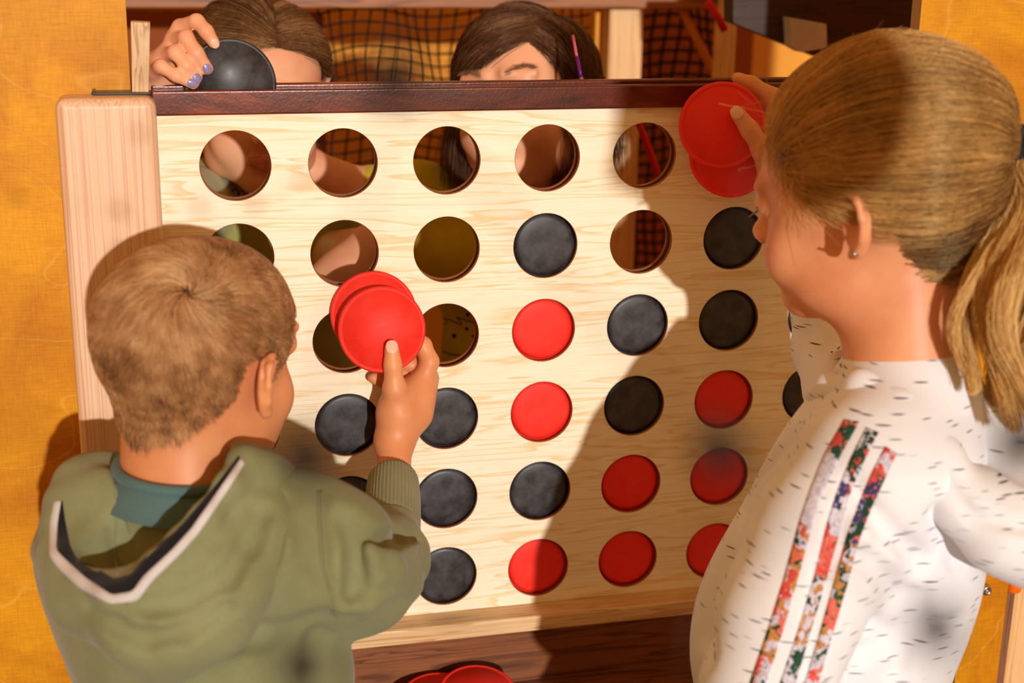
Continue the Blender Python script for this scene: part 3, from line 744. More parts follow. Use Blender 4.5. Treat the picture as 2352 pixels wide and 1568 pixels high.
def slerp_hair(f, L0, U1, K_, lift, n_noise=.0, ell_c=CC, ell_r=CR, hroot=0.0):
    """strands from local roots L0 running over the skull to unit directions U1"""
    u0 = (L0 - ell_c) / ell_r; rad0 = np.linalg.norm(u0, axis=1, keepdims=True); u0 = u0 / rad0; u1 = U1 / np.linalg.norm(U1, axis=1, keepdims=True)
    om = np.arccos(np.clip((u0 * u1).sum(1, keepdims=True), -1, 1)); so_ = np.maximum(np.sin(om), 1e-4)
    out = []
    for t in np.linspace(0, 1, K_):
        u = (np.sin((1 - t) * om) * u0 + np.sin(t * om) * u1) / so_
        h = lift(t); out.append(ell_c + u * (ell_r * (rad0 * (1 - t) + t * 1.0) + h))
    return np.stack(out, 1)
def draped(tree, px, py):
    """first point of a surface (camera axes) under a pixel"""
    d = q(px, py, 1); d /= np.linalg.norm(d); hit = tree.ray_cast((0, 0, 0), tuple(d))
    return None if hit[0] is None else (np.array(hit[0]), np.array(hit[1]))
def drape_line(tree, pix, n=40, lift=0.0):
    pix = np.array(pix, float); seg = np.r_[0, np.cumsum(np.linalg.norm(np.diff(pix, axis=0), axis=1))]; t = np.linspace(0, seg[-1], n)
    out = []
    for x, y in zip(np.interp(t, seg, pix[:, 0]), np.interp(t, seg, pix[:, 1])):
        h = draped(tree, x, y)
        if h is not None: out.append(h[0] - lift * q(x, y, 1) / np.linalg.norm(q(x, y, 1)))
    return out
def smooth_pts(P, it=2):
    P = np.array(P)
    for _ in range(it): P[1:-1] = (P[:-2] + 2 * P[1:-1] + P[2:]) / 4
    return P
def seam(tree, pix, r, name, mat, parent, n=40, stitches=False):
    P = smooth_pts(drape_line(tree, pix, n, 0.0)); mb = MB(); mb.tube([Wq(p) for p in P], r, 6)
    return mb.build(name, mat, parent)
def ribbon_on(tree, pixL, pixR, name, mat, parent, n=60, m=5, lift=.0012, thick=.001):
    """cloth strip lying on a garment between two lines"""
    def res(pix):
        pix = np.array(pix, float); sg = np.r_[0, np.cumsum(np.linalg.norm(np.diff(pix, axis=0), axis=1))]; t = np.linspace(0, sg[-1], n)
        return np.c_[np.interp(t, sg, pix[:, 0]), np.interp(t, sg, pix[:, 1])]
    A, B = res(pixL), res(pixR); G = np.zeros((n, m, 3)); last = None
    for i in range(n):
        for j in range(m):
            x, y = A[i] + (B[i] - A[i]) * j / (m - 1); h = draped(tree, x, y)
            if h is None: G[i, j] = last if last is not None else q(x, y, 1.1); continue
            last = h[0] - lift * q(x, y, 1) / np.linalg.norm(q(x, y, 1)); G[i, j] = last
    for _ in range(2): G[1:-1] = (G[:-2] + 2 * G[1:-1] + G[2:]) / 4
    V = G.reshape(-1, 3); F = np.array([(i * m + j, i * m + j + 1, (i + 1) * m + j + 1, (i + 1) * m + j) for i in range(n - 1) for j in range(m - 1)])
    V2 = V + thick * q(1176, 784, 1) * 1.6; nv = len(V)
    ring = [i * m for i in range(n)] + [(n - 1) * m + j for j in range(1, m)] + [i * m + m - 1 for i in range(n - 2, -1, -1)] + [j for j in range(m - 2, 0, -1)]
    side = np.array([(ring[i], ring[(i + 1) % len(ring)], ring[(i + 1) % len(ring)] + nv, ring[i] + nv) for i in range(len(ring))])
    return mesh_np(name, Wq(np.r_[V, V2]), np.r_[F, F[:, ::-1] + nv, side], mat, parent)
def qa(px, py, y): return Q(at(px, py, y))
def nail_at(S_tree, px, py, ax, w_, l_, mat, parent, name='nail'):
    """small rounded plate on a finger; ax = pixel direction of the finger"""
    h = draped(S_tree, px, py)
    if h is None: return
    c, n = h; 
    if n @ c > 0: n = -n
    a = np.array([ax[0], ax[1], 0.]); a -= n * (a @ n); a /= np.linalg.norm(a); b = np.cross(n, a)
    mb = MB(); V = []; R_, K_ = 6, 20
    for i in range(R_ + 1):
        for k in range(K_):
            t = 2 * math.pi * k / K_; rr = i / R_; x = rr * l_ * (abs(math.cos(t)) ** .8) * np.sign(math.cos(t)); y = rr * w_ * (abs(math.sin(t)) ** .8) * np.sign(math.sin(t))
            V.append(Wq(c + a * x + b * y + n * (.0010 - .35 * y * y / w_ - .12 * x * x / l_)))
    for k in range(K_): V.append(Wq(c + a * l_ * math.cos(2 * math.pi * k / K_) + b * w_ * math.sin(2 * math.pi * k / K_) - n * .002))
    F = [(i * K_ + k, i * K_ + (k + 1) % K_, (i + 1) * K_ + (k + 1) % K_, (i + 1) * K_ + k) for i in range(R_ + 1) for k in range(K_)]
    mb.add(V, F, 0, True); return mb.build(name, mat, parent)
VD = M @ np.array([0, 0, -1.]); VX = M @ np.array([1., 0, 0]); VY = M @ np.array([0, 1., 0])    # world down / right / into the board, camera axes
def legs(parent, hipq, yaw, mat, label_shoe=None, w_=.055, r=.052):
    hip = Wq(hipq); c, s = math.cos(yaw), math.sin(yaw)
    S = SDF(.008)
    for sx in (-1, 1):
        a = hip + np.array([c * w_ * sx, s * w_ * sx, 0]); k = np.array([a[0], a[1], hip[2] * .52]); b = np.array([a[0], a[1], .06])
        S.chain([Q(a), Q(k), Q(b)], [r * 1.35, r, r * .75], .03)
    S.ell(Q(hip + np.array([0, 0, .03])), [.105, .09, .09], np.array([VX, VY, VD]), .04)
    V, F = S.mesh(); mesh_np('trousers', Wq(V), F, MT['jeans'], parent)
    for sx in (-1, 1):
        a = hip + np.array([c * w_ * sx, s * w_ * sx, 0]); S = SDF(.005); fwd = np.array([-s, c, 0])
        S.cap(Q(np.array([a[0], a[1], .036]) - fwd * .04), Q(np.array([a[0], a[1], .03]) + fwd * .10), .034, .029, .02); S.cap(Q([a[0], a[1], .04]), Q([a[0], a[1], .08]), .034, .036, .02)
        V, F = S.mesh(); P = Wq(V); P[:, 2] = np.maximum(P[:, 2], 0.0); mesh_np('shoe', P, F, MT['shoe'], parent)

# ============================================================ THE BOY
boy = empty('person', tuple(np.r_[wpt(430, 1300, 1.16)[:2], 0.0]))
tag(boy, 'person with short brown hair in olive green hoodie, back turned, holding two red discs', 'person')
fb = Fr(q(462, 834, 1.148), 29, 20, 0, .925).pitch(-4)
yd = D1[1]
S = SDF(.0024); head(S, fb, .86)
neck0 = fb.p(0, -.022, -.045); nb = q(428, 1130, 1.150)
S.cap(neck0, nb, .050, .052, .03)
S.ell(nb + VD * .13, [.075, .10, .045], np.array([VX, VD, VY]), .03); S.ell(nb + VD * .28, [.07, .12, .045], np.array([VX, VD, VY]), .04)
elb = q(838, 1325, 1.172); wri = qa(906, 1010, yd - .006)
S.chain([q(560, 1300, 1.16), q(660, 1275, 1.13), elb, q(898, 1218, 1.255), qa(904, 1120, yd - .045), wri], [.03, .030, .024, .0185, .0165, .0158], .01, .03)
y1 = yd - .003
S.chain([wri, qa(918, 950, y1), qa(930, 905, y1 + .004)], [.0158, .0180, .0150], .012)                 # thumb side of palm
S.chain([wri, qa(950, 945, y1 + .010), qa(966, 895, y1 + .014)], [.0150, .0165, .0130], .012)
S.chain([qa(905, 945, y1 - .003), qa(906, 892, yd - .014), qa(902, 838, yd - .0135), qa(900, 802, yd - .0115)], [.0125, .0100, .0078, .0072], .006, .014)   # thumb
S.chain([qa(962, 900, y1 + .012), qa(987, 830, y1 + .014), qa(972, 792, y1 + .020), qa(930, 770, yd + .018), qa(905, 762, yd + .018)], [.0105, .0088, .0080, .0070, .0062], .004, .012)   # index
S.chain([qa(968, 910, y1 + .020), qa(984, 868, y1 + .026), qa(955, 838, yd + .026), qa(905, 828, yd + .022)], [.0105, .0092, .0080, .0066], .004, .012)  # middle
S.chain([qa(958, 930, y1 + .022), qa(965, 895, y1 + .032), qa(925, 866, yd + .028), qa(884, 850, yd + .022)], [.0100, .0088, .0076, .0064], .004, .012)  # ring
S.chain([qa(940, 945, y1 + .022), qa(940, 915, y1 + .032), qa(900, 885, yd + .028), qa(858, 868, yd + .020)], [.0095, .0080, .0068, .0058], .004, .012)  # little
ob, V, F = body_obj(S, fb, MT['skin_boy'], boy); tb = bvh(V, F)
nail_at(tb, 900, 796, (0, -1), .0058, .0064, MT['nail'], boy)
mk, mkc = soft_edge(fb.loc(V[F].mean(1)), LINE_BOY)
Lc = fb.loc(V[F].mean(1)); ear_ex = ((np.abs(Lc[:, 0]) > .060) & (Lc[:, 1] > -.034) & (Lc[:, 1] < .018) & (Lc[:, 2] < .026)); mk &= ~ear_ex; mk &= (np.linalg.norm(Lc, axis=1) < .14); mkc &= mk
wh = draped(tb, 432, 672)[0]
def boy_hair(n):
    P, N = roots(V, F, mk, n); Cq = fb.p(*CC)
    K_ = 6; L = fb.loc(P); topness = np.clip((L[:, 2] - .035) / .055, 0, 1)
    ln = (.011 + .019 * topness + .004 * rng.random(n))
    jit = rng.normal(size=(n, 3)) * .16
    cl = np.stack([snoise(P, 160, s_) for s_ in (1, 2, 3)], 1) * .38; cl += np.stack([snoise(P, 420, s_) for s_ in (4, 5, 6)], 1) * .25
    pts = [P]; cur = P.copy(); up = N * (0.55 + .35 * topness[:, None])
    for k in range(1, K_):
        d = cur - wh; dist = np.linalg.norm(d, axis=1, keepdims=True)
        nn = cur - Cq; nn = nn @ fb.R.T / (CR ** 2) @ fb.R; nn /= np.linalg.norm(nn, axis=1, keepdims=True); bw = np.clip((L[:, 2] - .02) / .05, 0, .8)[:, None]; nn = nn * bw + N * (1 - bw); nn /= np.linalg.norm(nn, axis=1, keepdims=True)
        t = d - nn * (d * nn).sum(1, keepdims=True); t /= np.maximum(np.linalg.norm(t, axis=1, keepdims=True), 1e-6)
        sw = np.cross(nn, t) * (.75 * np.exp(-dist / .028) + .18)
        dr = t + sw + jit + cl; dr -= nn * (dr * nn).sum(1, keepdims=True); dr /= np.linalg.norm(dr, axis=1, keepdims=True)
        lift = max(.62 - .17 * k, -.08)
        step = (dr + nn * lift * (1 + .5 * topness[:, None])); step /= np.linalg.norm(step, axis=1, keepdims=True)
        cur = cur + step * (ln / (K_ - 1))[:, None]; pts.append(cur.copy())
    tone = .31 + .10 * topness + .18 * snoise(P, 260, 9) + .14 * snoise(P, 90, 10) + .08 * rng.normal(size=n)
    return np.stack(pts, 1), tone
Pb, tnb = boy_hair(60000)
hair_obj('hair', [Pb], MT['hair_boy'], boy, [tnb], .00024, .00009, (V, F, mkc, .0004), MT['scalp_d'])

# hoodie
sh_l = q(262, 1255, 1.195); sh_r = q(668, 1262, 1.118); spine = nb + VD * .06
RB = np.array([(sh_r - sh_l) / np.linalg.norm(sh_r - sh_l), VD, np.cross((sh_r - sh_l) / np.linalg.norm(sh_r - sh_l), VD)])
S = SDF(.0028)
S.cap(sh_l, sh_r, .058, .058, .03)
S.ell((sh_l + sh_r) / 2 + VD * .075, [.118, .11, .082], RB, .04)
S.ell(q(490, 1520, 1.20), [.108, .10, .082], RB, .05); S.ell(q(540, 1760, 1.27), [.106, .12, .082], RB, .05)
S.cap(q(250, 1280, 1.20), q(275, 1440, 1.24), .046, .044, .035)
S.cap(nb + VD * .018 + VY * .012, nb + VD * .06 + VY * .012, .056, .080, .03)
# left arm hanging in front, hidden side
S.chain([sh_l, q(285, 1500, 1.26), q(360, 1560, 1.34)], [.050, .042, .034], .02)
# right sleeve
S.chain([sh_r + np.array([.004, -.004, 0]), q(765, 1282, 1.12), q(828, 1328, 1.165), q(878, 1284, 1.205), q(898, 1228, 1.245)], [.052, .049, .0415, .0335, .0265], .02, .03)
# bunched folds round elbow and over the shoulder
for a, b, r in (((850, 1232, 1.19), (960, 1262, 1.215), .0065), ((862, 1262, 1.165), (958, 1300, 1.20), .0065), ((872, 1300, 1.13), (950, 1345, 1.175), .006)):
    S.cap(q(*a), q(*b), r, r * .7, .018)
def foldline(S, pts, r, k=.012, sub=True):
    S.chain([q(*p) for p in pts], [r] * len(pts), k, sub=sub)
V, F = S.mesh(); tr = bvh(V, F)
def onsurf(tree, pts, dd=0.0): return [(x, y, draped(tree, x, y)[0][2] + dd) for x, y in pts if draped(tree, x, y) is not None]
for pts, r, dd, sub in (([(868, 1240), (905, 1258), (960, 1262)], .0035, -.001, True), ([(872, 1275), (915, 1300), (955, 1312)], .0035, -.001, True), ([(880, 1180 + 60), (930, 1232), (966, 1235)], .003, -.001, True),
                        ([(690, 1110), (705, 1190), (700, 1280)], .006, 0, True), ([(735, 1130), (730, 1240), (745, 1340)], .0030, .001, True),
                        ([(640, 1150), (600, 1260), (560, 1360)], .007, .002, True), ([(760, 1425), (735, 1470), (720, 1560)], .006, 0, True),
                        ([(800, 1200), (830, 1290), (810, 1380)], .006, .002, True), ([(430, 1490), (600, 1460), (720, 1430)], .006, .003, True)):
    z = onsurf(tr, pts, dd)
    if len(z) > 1: foldline(S, z, r, .016, sub)
for pts, r in (([(848, 1262), (900, 1282), (958, 1256)], .0038), ([(858, 1296), (908, 1312), (950, 1296)], .0040), ([(870, 1330), (915, 1345), (945, 1330)], .0034),
               ([(790, 1395), (850, 1385), (905, 1350)], .0028)):
    z = onsurf(tr, pts, .001)
    if len(z) > 1: foldline(S, z, r, .012, False)
V, F = S.mesh(); V = relax(V, F, 2); mesh_np('hoodie', Wq(V), F, MT['green'], boy); tr = bvh(V, F)
# hood: thick roll of cloth round an open bowl, hanging down the back
S = SDF(.0022)
rim = [(612, 1068), (560, 1062), (520, 1118), (470, 1190), (420, 1246), (360, 1302), (318, 1352), (258, 1372), (205, 1338), (150, 1288), (128, 1262), (132, 1200), (140, 1150), (165, 1098), (238, 1076)]
dep = [1.092, 1.085, 1.062, 1.046, 1.038, 1.034, 1.034, 1.038, 1.058, 1.082, 1.098, 1.114, 1.128, 1.145, 1.158]
rimq = [q(x, y, d) for (x, y), d in zip(rim, dep)]
body_off = [np.array([0., 0, 1]) * .030 + VD * .012] * len(rimq)
S.chain(rimq, [.0105] * len(rimq), .010)
inner = [p + (q(370, 1170, 1.13) - p) * .10 + np.array([0, 0, .020]) for p in rimq]
S.chain(inner, [.014] * len(inner), .02)
low = [(640, 1130, 1.115), (600, 1230, 1.085), (520, 1340, 1.060), (400, 1430, 1.054), (330, 1430, 1.056), (200, 1370, 1.09), (120, 1270, 1.135)]
S.chain([q(*p) for p in low], [.020, .024, .027, .030, .028, .024, .016], .025, .025)
low2 = [(590, 1300, 1.085), (500, 1420, 1.072), (385, 1478, 1.075), (300, 1430, 1.088)]
S.chain([q(*p) for p in low2], [.018, .022, .024, .020], .022, .022)
S.ell(q(385, 1215, 1.125), [.075, .045, .028], np.array([[.92, .38, -.1], [-.38, .92, .1], [.1, -.05, 1]]), .03)
S.ell(q(355, 1190, 1.075), [.062, .046, .030], np.array([[.86, -.50, 0], [.50, .86, 0], [0, 0, 1.]]), .010, True)
S.ell(q(430, 1140, 1.095), [.052, .036, .026], np.array([[.95, -.3, 0], [.3, .95, 0], [0, 0, 1.]]), .010, True)
S.cap(nb - VD * .03, nb + VD * .02, .055, .057, .008, True)
V, F = S.mesh(); th = bvh(V, F)
for pts, r, dd in (([(335, 1395), (430, 1385), (520, 1330), (575, 1245), (600, 1180)], .0065, .001), ([(330, 1470), (430, 1450), (520, 1400)], .005, .001), ([(200, 1395), (260, 1440), (330, 1470)], .005, .001), ([(420, 1110), (350, 1210), (300, 1300)], .0020, 0), ([(290, 1140), (265, 1210), (275, 1290)], .003, 0), ([(330, 1150), (320, 1240), (290, 1310)], .003, .0)):
    z = onsurf(th, pts, dd)
    if len(z) > 1: foldline(S, z, r, .010)
V, F = S.mesh(); V = relax(V, F, 2); hd = mesh_np('hood', Wq(V), F, MT['green'], boy); th = bvh(V, F)
ribbon_on(th, [(552, 1052), (512, 1110), (440, 1212), (395, 1262), (330, 1322), (304, 1358), (256, 1366), (196, 1326), (150, 1284), (128, 1262), (132, 1200), (140, 1150)],
          [(562, 1064), (526, 1121), (456, 1225), (411, 1275), (347, 1336), (316, 1380), (252, 1387), (182, 1350), (133, 1304), (112, 1274), (114, 1200), (124, 1150)], 'hood_trim', MT['trim_white'], hd, 120, 3, .0010)
ribbon_on(th, [(548, 1046), (500, 1108), (425, 1196), (400, 1222), (345, 1262), (300, 1318), (262, 1330), (215, 1300), (175, 1285), (160, 1250), (150, 1200), (143, 1150)],
          [(552, 1052), (512, 1110), (440, 1212), (395, 1262), (330, 1322), (304, 1358), (256, 1366), (196, 1326), (150, 1284), (128, 1262), (132, 1200), (140, 1150)], 'hood_band', MT['trim_black'], hd, 120, 5, .0006)
# ribbed cuff
ca, cb = q(900, 1222, 1.252), qa(903, 1098, yd - .042); ax = (cb - ca) / np.linalg.norm(cb - ca)
u = np.cross(ax, [0, 0, 1.]); u /= np.linalg.norm(u); v = np.cross(ax, u); Vc = []; NS, NR = 180, 14
for i in range(NR):
    t = i / (NR - 1); rr = .0245 - .0016 * t - (.0022 if i in (0, NR - 1) else 0) + .0012 * math.sin(t * 3.14)
    for k in range(NS): a = 2 * math.pi * k / NS; r_ = rr + .00045 * math.cos(a * 45); Vc.append(ca + (cb - ca) * t + r_ * (math.cos(a) * u + math.sin(a) * v))
for k in range(NS): a = 2 * math.pi * k / NS; Vc.append(ca + (cb - ca) * .97 + .0195 * (math.cos(a) * u + math.sin(a) * v))
for k in range(NS): a = 2 * math.pi * k / NS; Vc.append(ca + (cb - ca) * .5 + .0175 * (math.cos(a) * u + math.sin(a) * v))
Fc = np.array([(i * NS + k, i * NS + (k + 1) % NS, (i + 1) * NS + (k + 1) % NS, (i + 1) * NS + k) for i in range(NR + 1) for k in range(NS)])
mesh_np('cuff', Wq(np.array(Vc)), Fc, MT['green'], boy)
# stitched seams
seam(tr, [(738, 1128), (742, 1220), (748, 1300), (765, 1360), (772, 1412)], .0011, 'seam', MT['green'], boy, 50)
seam(tr, [(730, 1128), (734, 1220), (740, 1300), (757, 1360), (764, 1412)], .0009, 'seam', MT['green'], boy, 50)
seam(th, [(292, 1386), (300, 1420), (300, 1440)], .0012, 'seam', MT['green'], hd, 16)
seam(th, [(262, 1110), (268, 1180), (262, 1250), (270, 1320)], .0009, 'seam', MT['green'], hd, 30)
# tee collar
mb = MB(); CO = [nb - VD * .018 + VD * (.020 * k) + (.0545 + .014 * k) * (math.cos(t) * VX + math.sin(t) * VY) + VD * .004 * math.cos(t) for k in (0, .5, 1) for t in np.linspace(0, 6.283, 41)[:-1]]
mb.add([Wq(p) for p in CO], [(r * 40 + k, r * 40 + (k + 1) % 40, (r + 1) * 40 + (k + 1) % 40, (r + 1) * 40 + k) for r in (0, 1) for k in range(40)], 0, True)
P = [nb - VD * .022 + .053 * (math.cos(t) * VX + math.sin(t) * VY) + VD * .004 * math.cos(t) for t in np.linspace(0, 6.283, 40)[:-1]]
mb.tube([Wq(p) for p in P], .0045, 8, closed=True); mb.build('tee_collar', MT['teal'], boy)
legs(boy, q(530, 1960, 1.20), math.radians(-25), None)

# ============================================================ THE GIRL AT THE RIGHT
girl = empty('person', tuple(np.r_[wpt(1950, 1300, 1.18)[:2], 0.0]))
tag(girl, 'person with blonde ponytail and white hoodie with floral sleeve stripes at right', 'person')
fg = Fr(q(2050, 480, 1.13), -54, 20, 0, .955).pitch(-10).anchor((-.0735, -.022, -.006), q(1972, 518, 1.075))
S = SDF(.0025); head(S, fg, 1.0, -.020)
ng = q(2085, 900, 1.150)
S.cap(fg.p(0, -.022, -.050), ng, .046, .050, .03)
S.ell(ng + VD * .14, [.06, .09, .05], np.array([VX, VD, VY]), .04)
yg = G1[1]
we = q(1893, 800, 1.345)
wr_ = qa(1800, 400, yg - .01)
S.chain([q(2030, 960, 1.23), q(1950, 900, 1.30), we, wr_], [.028, .024, .019, .015], .012, .03)
S.chain([wr_, qa(1785, 330, yg)], [.016, .020], .015)
S.chain([qa(1778, 395, yg - .005), qa(1752, 345, yg - .016), qa(1722, 298, yg - .014), qa(1694, 260, yg - .0115)], [.0135, .0100, .0080, .0072], .006, .014)   # thumb
S.chain([qa(1790, 290, yg + .006), qa(1775, 225, yg + .012), qa(1725, 193, yg + .018), qa(1694, 180, yg + .018)], [.0115, .0092, .0072, .0060], .005, .012)    # index
for (x, y, d) in ((1740, 240, .020), (1735, 285, .024), (1745, 330, .022)):
    S.chain([qa(1800, y + 20, yg + .008), qa(1785, y, yg + d), qa(x, y + 2, yg + d + .002), qa(x - 25, y + 5, yg + d)], [.0110, .0086, .0074, .0062], .004, .012)
# hand of the hanging arm, below the picture edge
hs = q(1712, 1790, 1.11); S.chain([q(1760, 1600, 1.10), hs + VD * .03, hs + VD * .055], [.026, .019, .018], .012); S.chain([hs + VD * .055 - VX * .008, hs + VD * .085 - VX * .012], [.016, .017], .012); S.chain([hs + VD * .055 + VX * .008, hs + VD * .085 + VX * .012], [.016, .016], .012)
for i, (off, ln_) in enumerate(((-.021, .052), (-.007, .060), (.007, .056), (.020, .044))):
    b_ = hs + VD * .090 + VX * off; S.chain([b_, b_ + VD * ln_ * .5 + VY * .004, b_ + VD * ln_ + VY * .014], [.0082, .0072, .0060], .0025, .010)
S.chain([hs + VD * .062 - VX * .016, hs + VD * .085 - VX * .036, hs + VD * .108 - VX * .042], [.011, .0088, .0070], .004, .012)
og, V, F = body_obj(S, fg, MT['skin_girl'], girl); tg = bvh(V, F)
nail_at(tg, 1692, 258, (-1, -1.1), .0056, .0062, MT['nail'], girl)
Lc = fg.loc(V[F].mean(1)); mg, mgc = soft_edge(Lc, LINE_GIRL); mg &= (np.linalg.norm(Lc, axis=1) < .135)
mg &= ~((np.abs(Lc[:, 0]) > .060) & (Lc[:, 1] > -.043) & (Lc[:, 1] < .006) & (Lc[:, 2] < .026))
mgc &= mg
Eq = q(2330, 350, 1.128); El = fg.loc(Eq[None])[0]
def pulled(n, seedtone, hmax):
    P, N = roots(V, F, mg, n); L0 = fg.loc(P)
    U1 = np.tile(El - CC, (n, 1)) + rng.normal(size=(n, 3)) * .006
    h = (.004 + hmax * rng.random(n) + (.006 + .012 * rng.random(n)) * np.clip((L0[:, 2] - .03) / .07, 0, 1))[:, None]; Lr = np.linalg.norm(U1 / CR, axis=1, keepdims=True)
    wob = snoise(L0, 110, 3)[:, None] * .0035
    K_ = 12
    Pp = slerp_hair(fg, L0, U1, K_, lambda t: (h + wob) * (math.sin(math.pi * min(t * 1.05, 1)) ** .7) + .002)
    for k in range(K_):
        t = k / (K_ - 1); a = max(0, (t - .72) / .28) ** 1.5
        Pp[:, k] = Pp[:, k] * (1 - a) + (El + rng.normal(size=(n, 3)) * .0045) * a
    Pp += np.cumsum(rng.normal(size=Pp.shape) * .00016, axis=1)
    out = fg.o + fg.s * (Pp @ fg.R)
    az = np.arctan2(L0[:, 0], L0[:, 2]); v_ = np.stack([L0[:, 0], L0[:, 1] * .25, L0[:, 2]], 1); tone = .32 + .30 * snoise(v_, 170, 7) + .20 * snoise(v_, 420, 17) + .05 * rng.normal(size=n) - .20 * np.clip((.045 - L0[:, 2]) / .05, 0, 1)
    return out, tone
Pg, tng = pulled(52000, 0, .013)
# loose fringe and flyaways
nf = 480; P, N = roots(V, F, mg & (Lc[:, 1] > -.01), nf); fl = []; cur = P.copy(); d = N * .6 - fg.R[1] * 1.0 + rng.normal(size=(nf, 3)) * .55; d /= np.linalg.norm(d, axis=1, keepdims=True)
ln = .03 + .035 * rng.random(nf); fl.append(cur)
for k in range(8):
    d = d - fg.R[1] * .12 - fg.R[2] * .06 + rng.normal(size=(nf, 3)) * .10; d /= np.linalg.norm(d, axis=1, keepdims=True); cur = cur + d * (ln / 8)[:, None]; fl.append(cur)
Pf = np.stack(fl, 1); Cq = fg.p(*CC)
# short baby hair at the temple
nt = 1500; mt = mg & (Lc[:, 1] > .02) & (Lc[:, 0] < -.02); P, N = roots(V, F, mt, nt); d = N * .35 + fg.R[2] * -.5 - fg.R[1] * .35 + rng.normal(size=(nt, 3)) * .22; d /= np.linalg.norm(d, axis=1, keepdims=True)
tl = [P + N * .002]; cur = tl[0]; ln = .012 + .02 * rng.random(nt)
for k in range(6): cur = cur + d * (ln / 6)[:, None]; d = d + rng.normal(size=(nt, 3)) * .08 - fg.R[1] * .08; tl.append(cur)
Pt = np.stack(tl, 1)
# the tail: wavy locks
def lock(path, n, rad, freq, amp, tip=.35, seed=0, K_=34):
    r = np.random.default_rng(seed); path = np.array([q(*p) for p in path]); sg = np.r_[0, np.cumsum(np.linalg.norm(np.diff(path, axis=0), axis=1))]; t = np.linspace(0, 1, K_)
    C = np.stack([np.interp(t * sg[-1], sg, path[:, i]) for i in range(3)], 1)
    for _ in range(6): C[1:-1] = (C[:-2] + 2 * C[1:-1] + C[2:]) / 4
    ph = r.random() * 6.28; C = C + amp * (np.sin(t * freq * 6.28 + ph) * np.minimum(t * 3, 1))[:, None] * np.array([1, 0, 0]) + amp * (np.cos(t * freq * 6.28 + ph) * np.minimum(t * 3, 1))[:, None] * np.array([0, 0, 1.])
    a = r.random(n) * 6.28; rr = rad * np.sqrt(r.random(n)); ln = 1 - .25 * r.random(n) ** 2
    out = np.zeros((n, K_, 3))
    for k in range(K_):
        tt = t[k] * ln; Ck = np.stack([np.interp(tt, t, C[:, i]) for i in range(3)], 1)
        w_ = rr * (np.interp(t[k], [0, .12, .5, 1], [.45, 1, 1, tip])); tw = a + t[k] * 2.0
        out[:, k] = Ck + (w_ * np.cos(tw))[:, None] * np.array([1, 0, 0]) + (w_ * np.sin(tw))[:, None] * np.array([0, .2, .98])
    out += np.cumsum(r.normal(size=out.shape) * .0003, axis=1)
    return out, .42 + .16 * (r.random() - .5) + .10 * r.normal(size=n)
locks = [([(2345, 345, 1.13), (2335, 450, 1.10), (2280, 580, 1.08), (2215, 690, 1.08), (2205, 800, 1.08), (2232, 900, 1.08)], 900, .0085, 1.4, .004),
         ([(2345, 345, 1.13), (2345, 470, 1.09), (2300, 620, 1.065), (2262, 740, 1.065), (2280, 880, 1.065), (2330, 985, 1.07)], 1300, .010, 1.6, .006),
         ([(2350, 345, 1.13), (2370, 480, 1.08), (2330, 640, 1.05), (2320, 780, 1.05), (2350, 900, 1.05), (2370, 1010, 1.05)], 1500, .012, 1.5, .007),
         ([(2350, 345, 1.13), (2400, 500, 1.09), (2395, 660, 1.07), (2380, 800, 1.07), (2400, 1000, 1.07)], 1500, .013, 1.5, .006),
         ([(2350, 345, 1.14), (2370, 480, 1.13), (2350, 640, 1.12), (2310, 800, 1.12), (2300, 930, 1.12)], 1300, .013, 1.3, .006),
         ([(2340, 360, 1.14), (2300, 500, 1.13), (2268, 620, 1.125), (2240, 720, 1.12), (2225, 860, 1.11)], 900, .010, 1.8, .006),
         ([(2345, 350, 1.12), (2310, 500, 1.08), (2240, 640, 1.07), (2196, 760, 1.07), (2215, 850, 1.075)], 420, .004, 1.2, .005)]
Lk = [lock(*l, seed=i + 3) for i, l in enumerate(locks)]
hg = hair_obj('hair', [Pg, Pf, Pt], MT['hair_girl'], girl, [tng, .42 + .12 * rng.normal(size=nf), .36 + .12 * rng.normal(size=nt)], .00019, .00012, (V, F, mgc, .0016), MT['scalp_l'])
hair_obj('ponytail', [l[0] for l in Lk], MT['hair_girl'], girl, [l[1] for l in Lk], .00022, .00014)
# elastic band
mb = MB(); ev = (Eq - fg.p(*CC)); ev /= np.linalg.norm(ev); ea = np.cross(ev, [0, 1, 0.]); ea /= np.linalg.norm(ea); eb = np.cross(ev, ea)
for j in range(3):
    c0 = Eq + ev * (-.002 + .005 * j)
    mb.tube([Wq(c0 + (.0145 + .001 * math.sin(5 * t)) * (math.cos(t) * ea + 1.15 * math.sin(t) * eb)) for t in np.linspace(0, 6.283, 36)[:-1]], .0042, 8, closed=True)
mb.build('hair_elastic', MT['elastic'], girl)
# earring
h = draped(tg, 1962, 584)
if h:
    mb = MB(); c = h[0] - .002 * h[0] / np.linalg.norm(h[0])
    mb.tube([Wq(c + np.array([-.003, -.0015, 0])), Wq(c + np.array([.003, .001, 0]))], .0011, 8); e_ = mb.build('earring', MT['metal'], girl); e_['label'] = 'small silver ear stud'
# lashes
mb = MB()
for k in range(14):
    a = fg.p(-.029 + .012 * (k / 13 - .5) * 2, .0885 - .002 * abs(k - 7) / 7, -.001); b = a + fg.s * (.005 * fg.R[1] - .003 * fg.R[2] + .002 * (k / 13 - .5) * fg.R[0])
    mb.tube([Wq(a), Wq((a + b) / 2 - .0008 * fg.R[2]), Wq(b)], [.0004, .0003, .00015], 4)
mb.build('eyelashes', MT['eye'], girl)

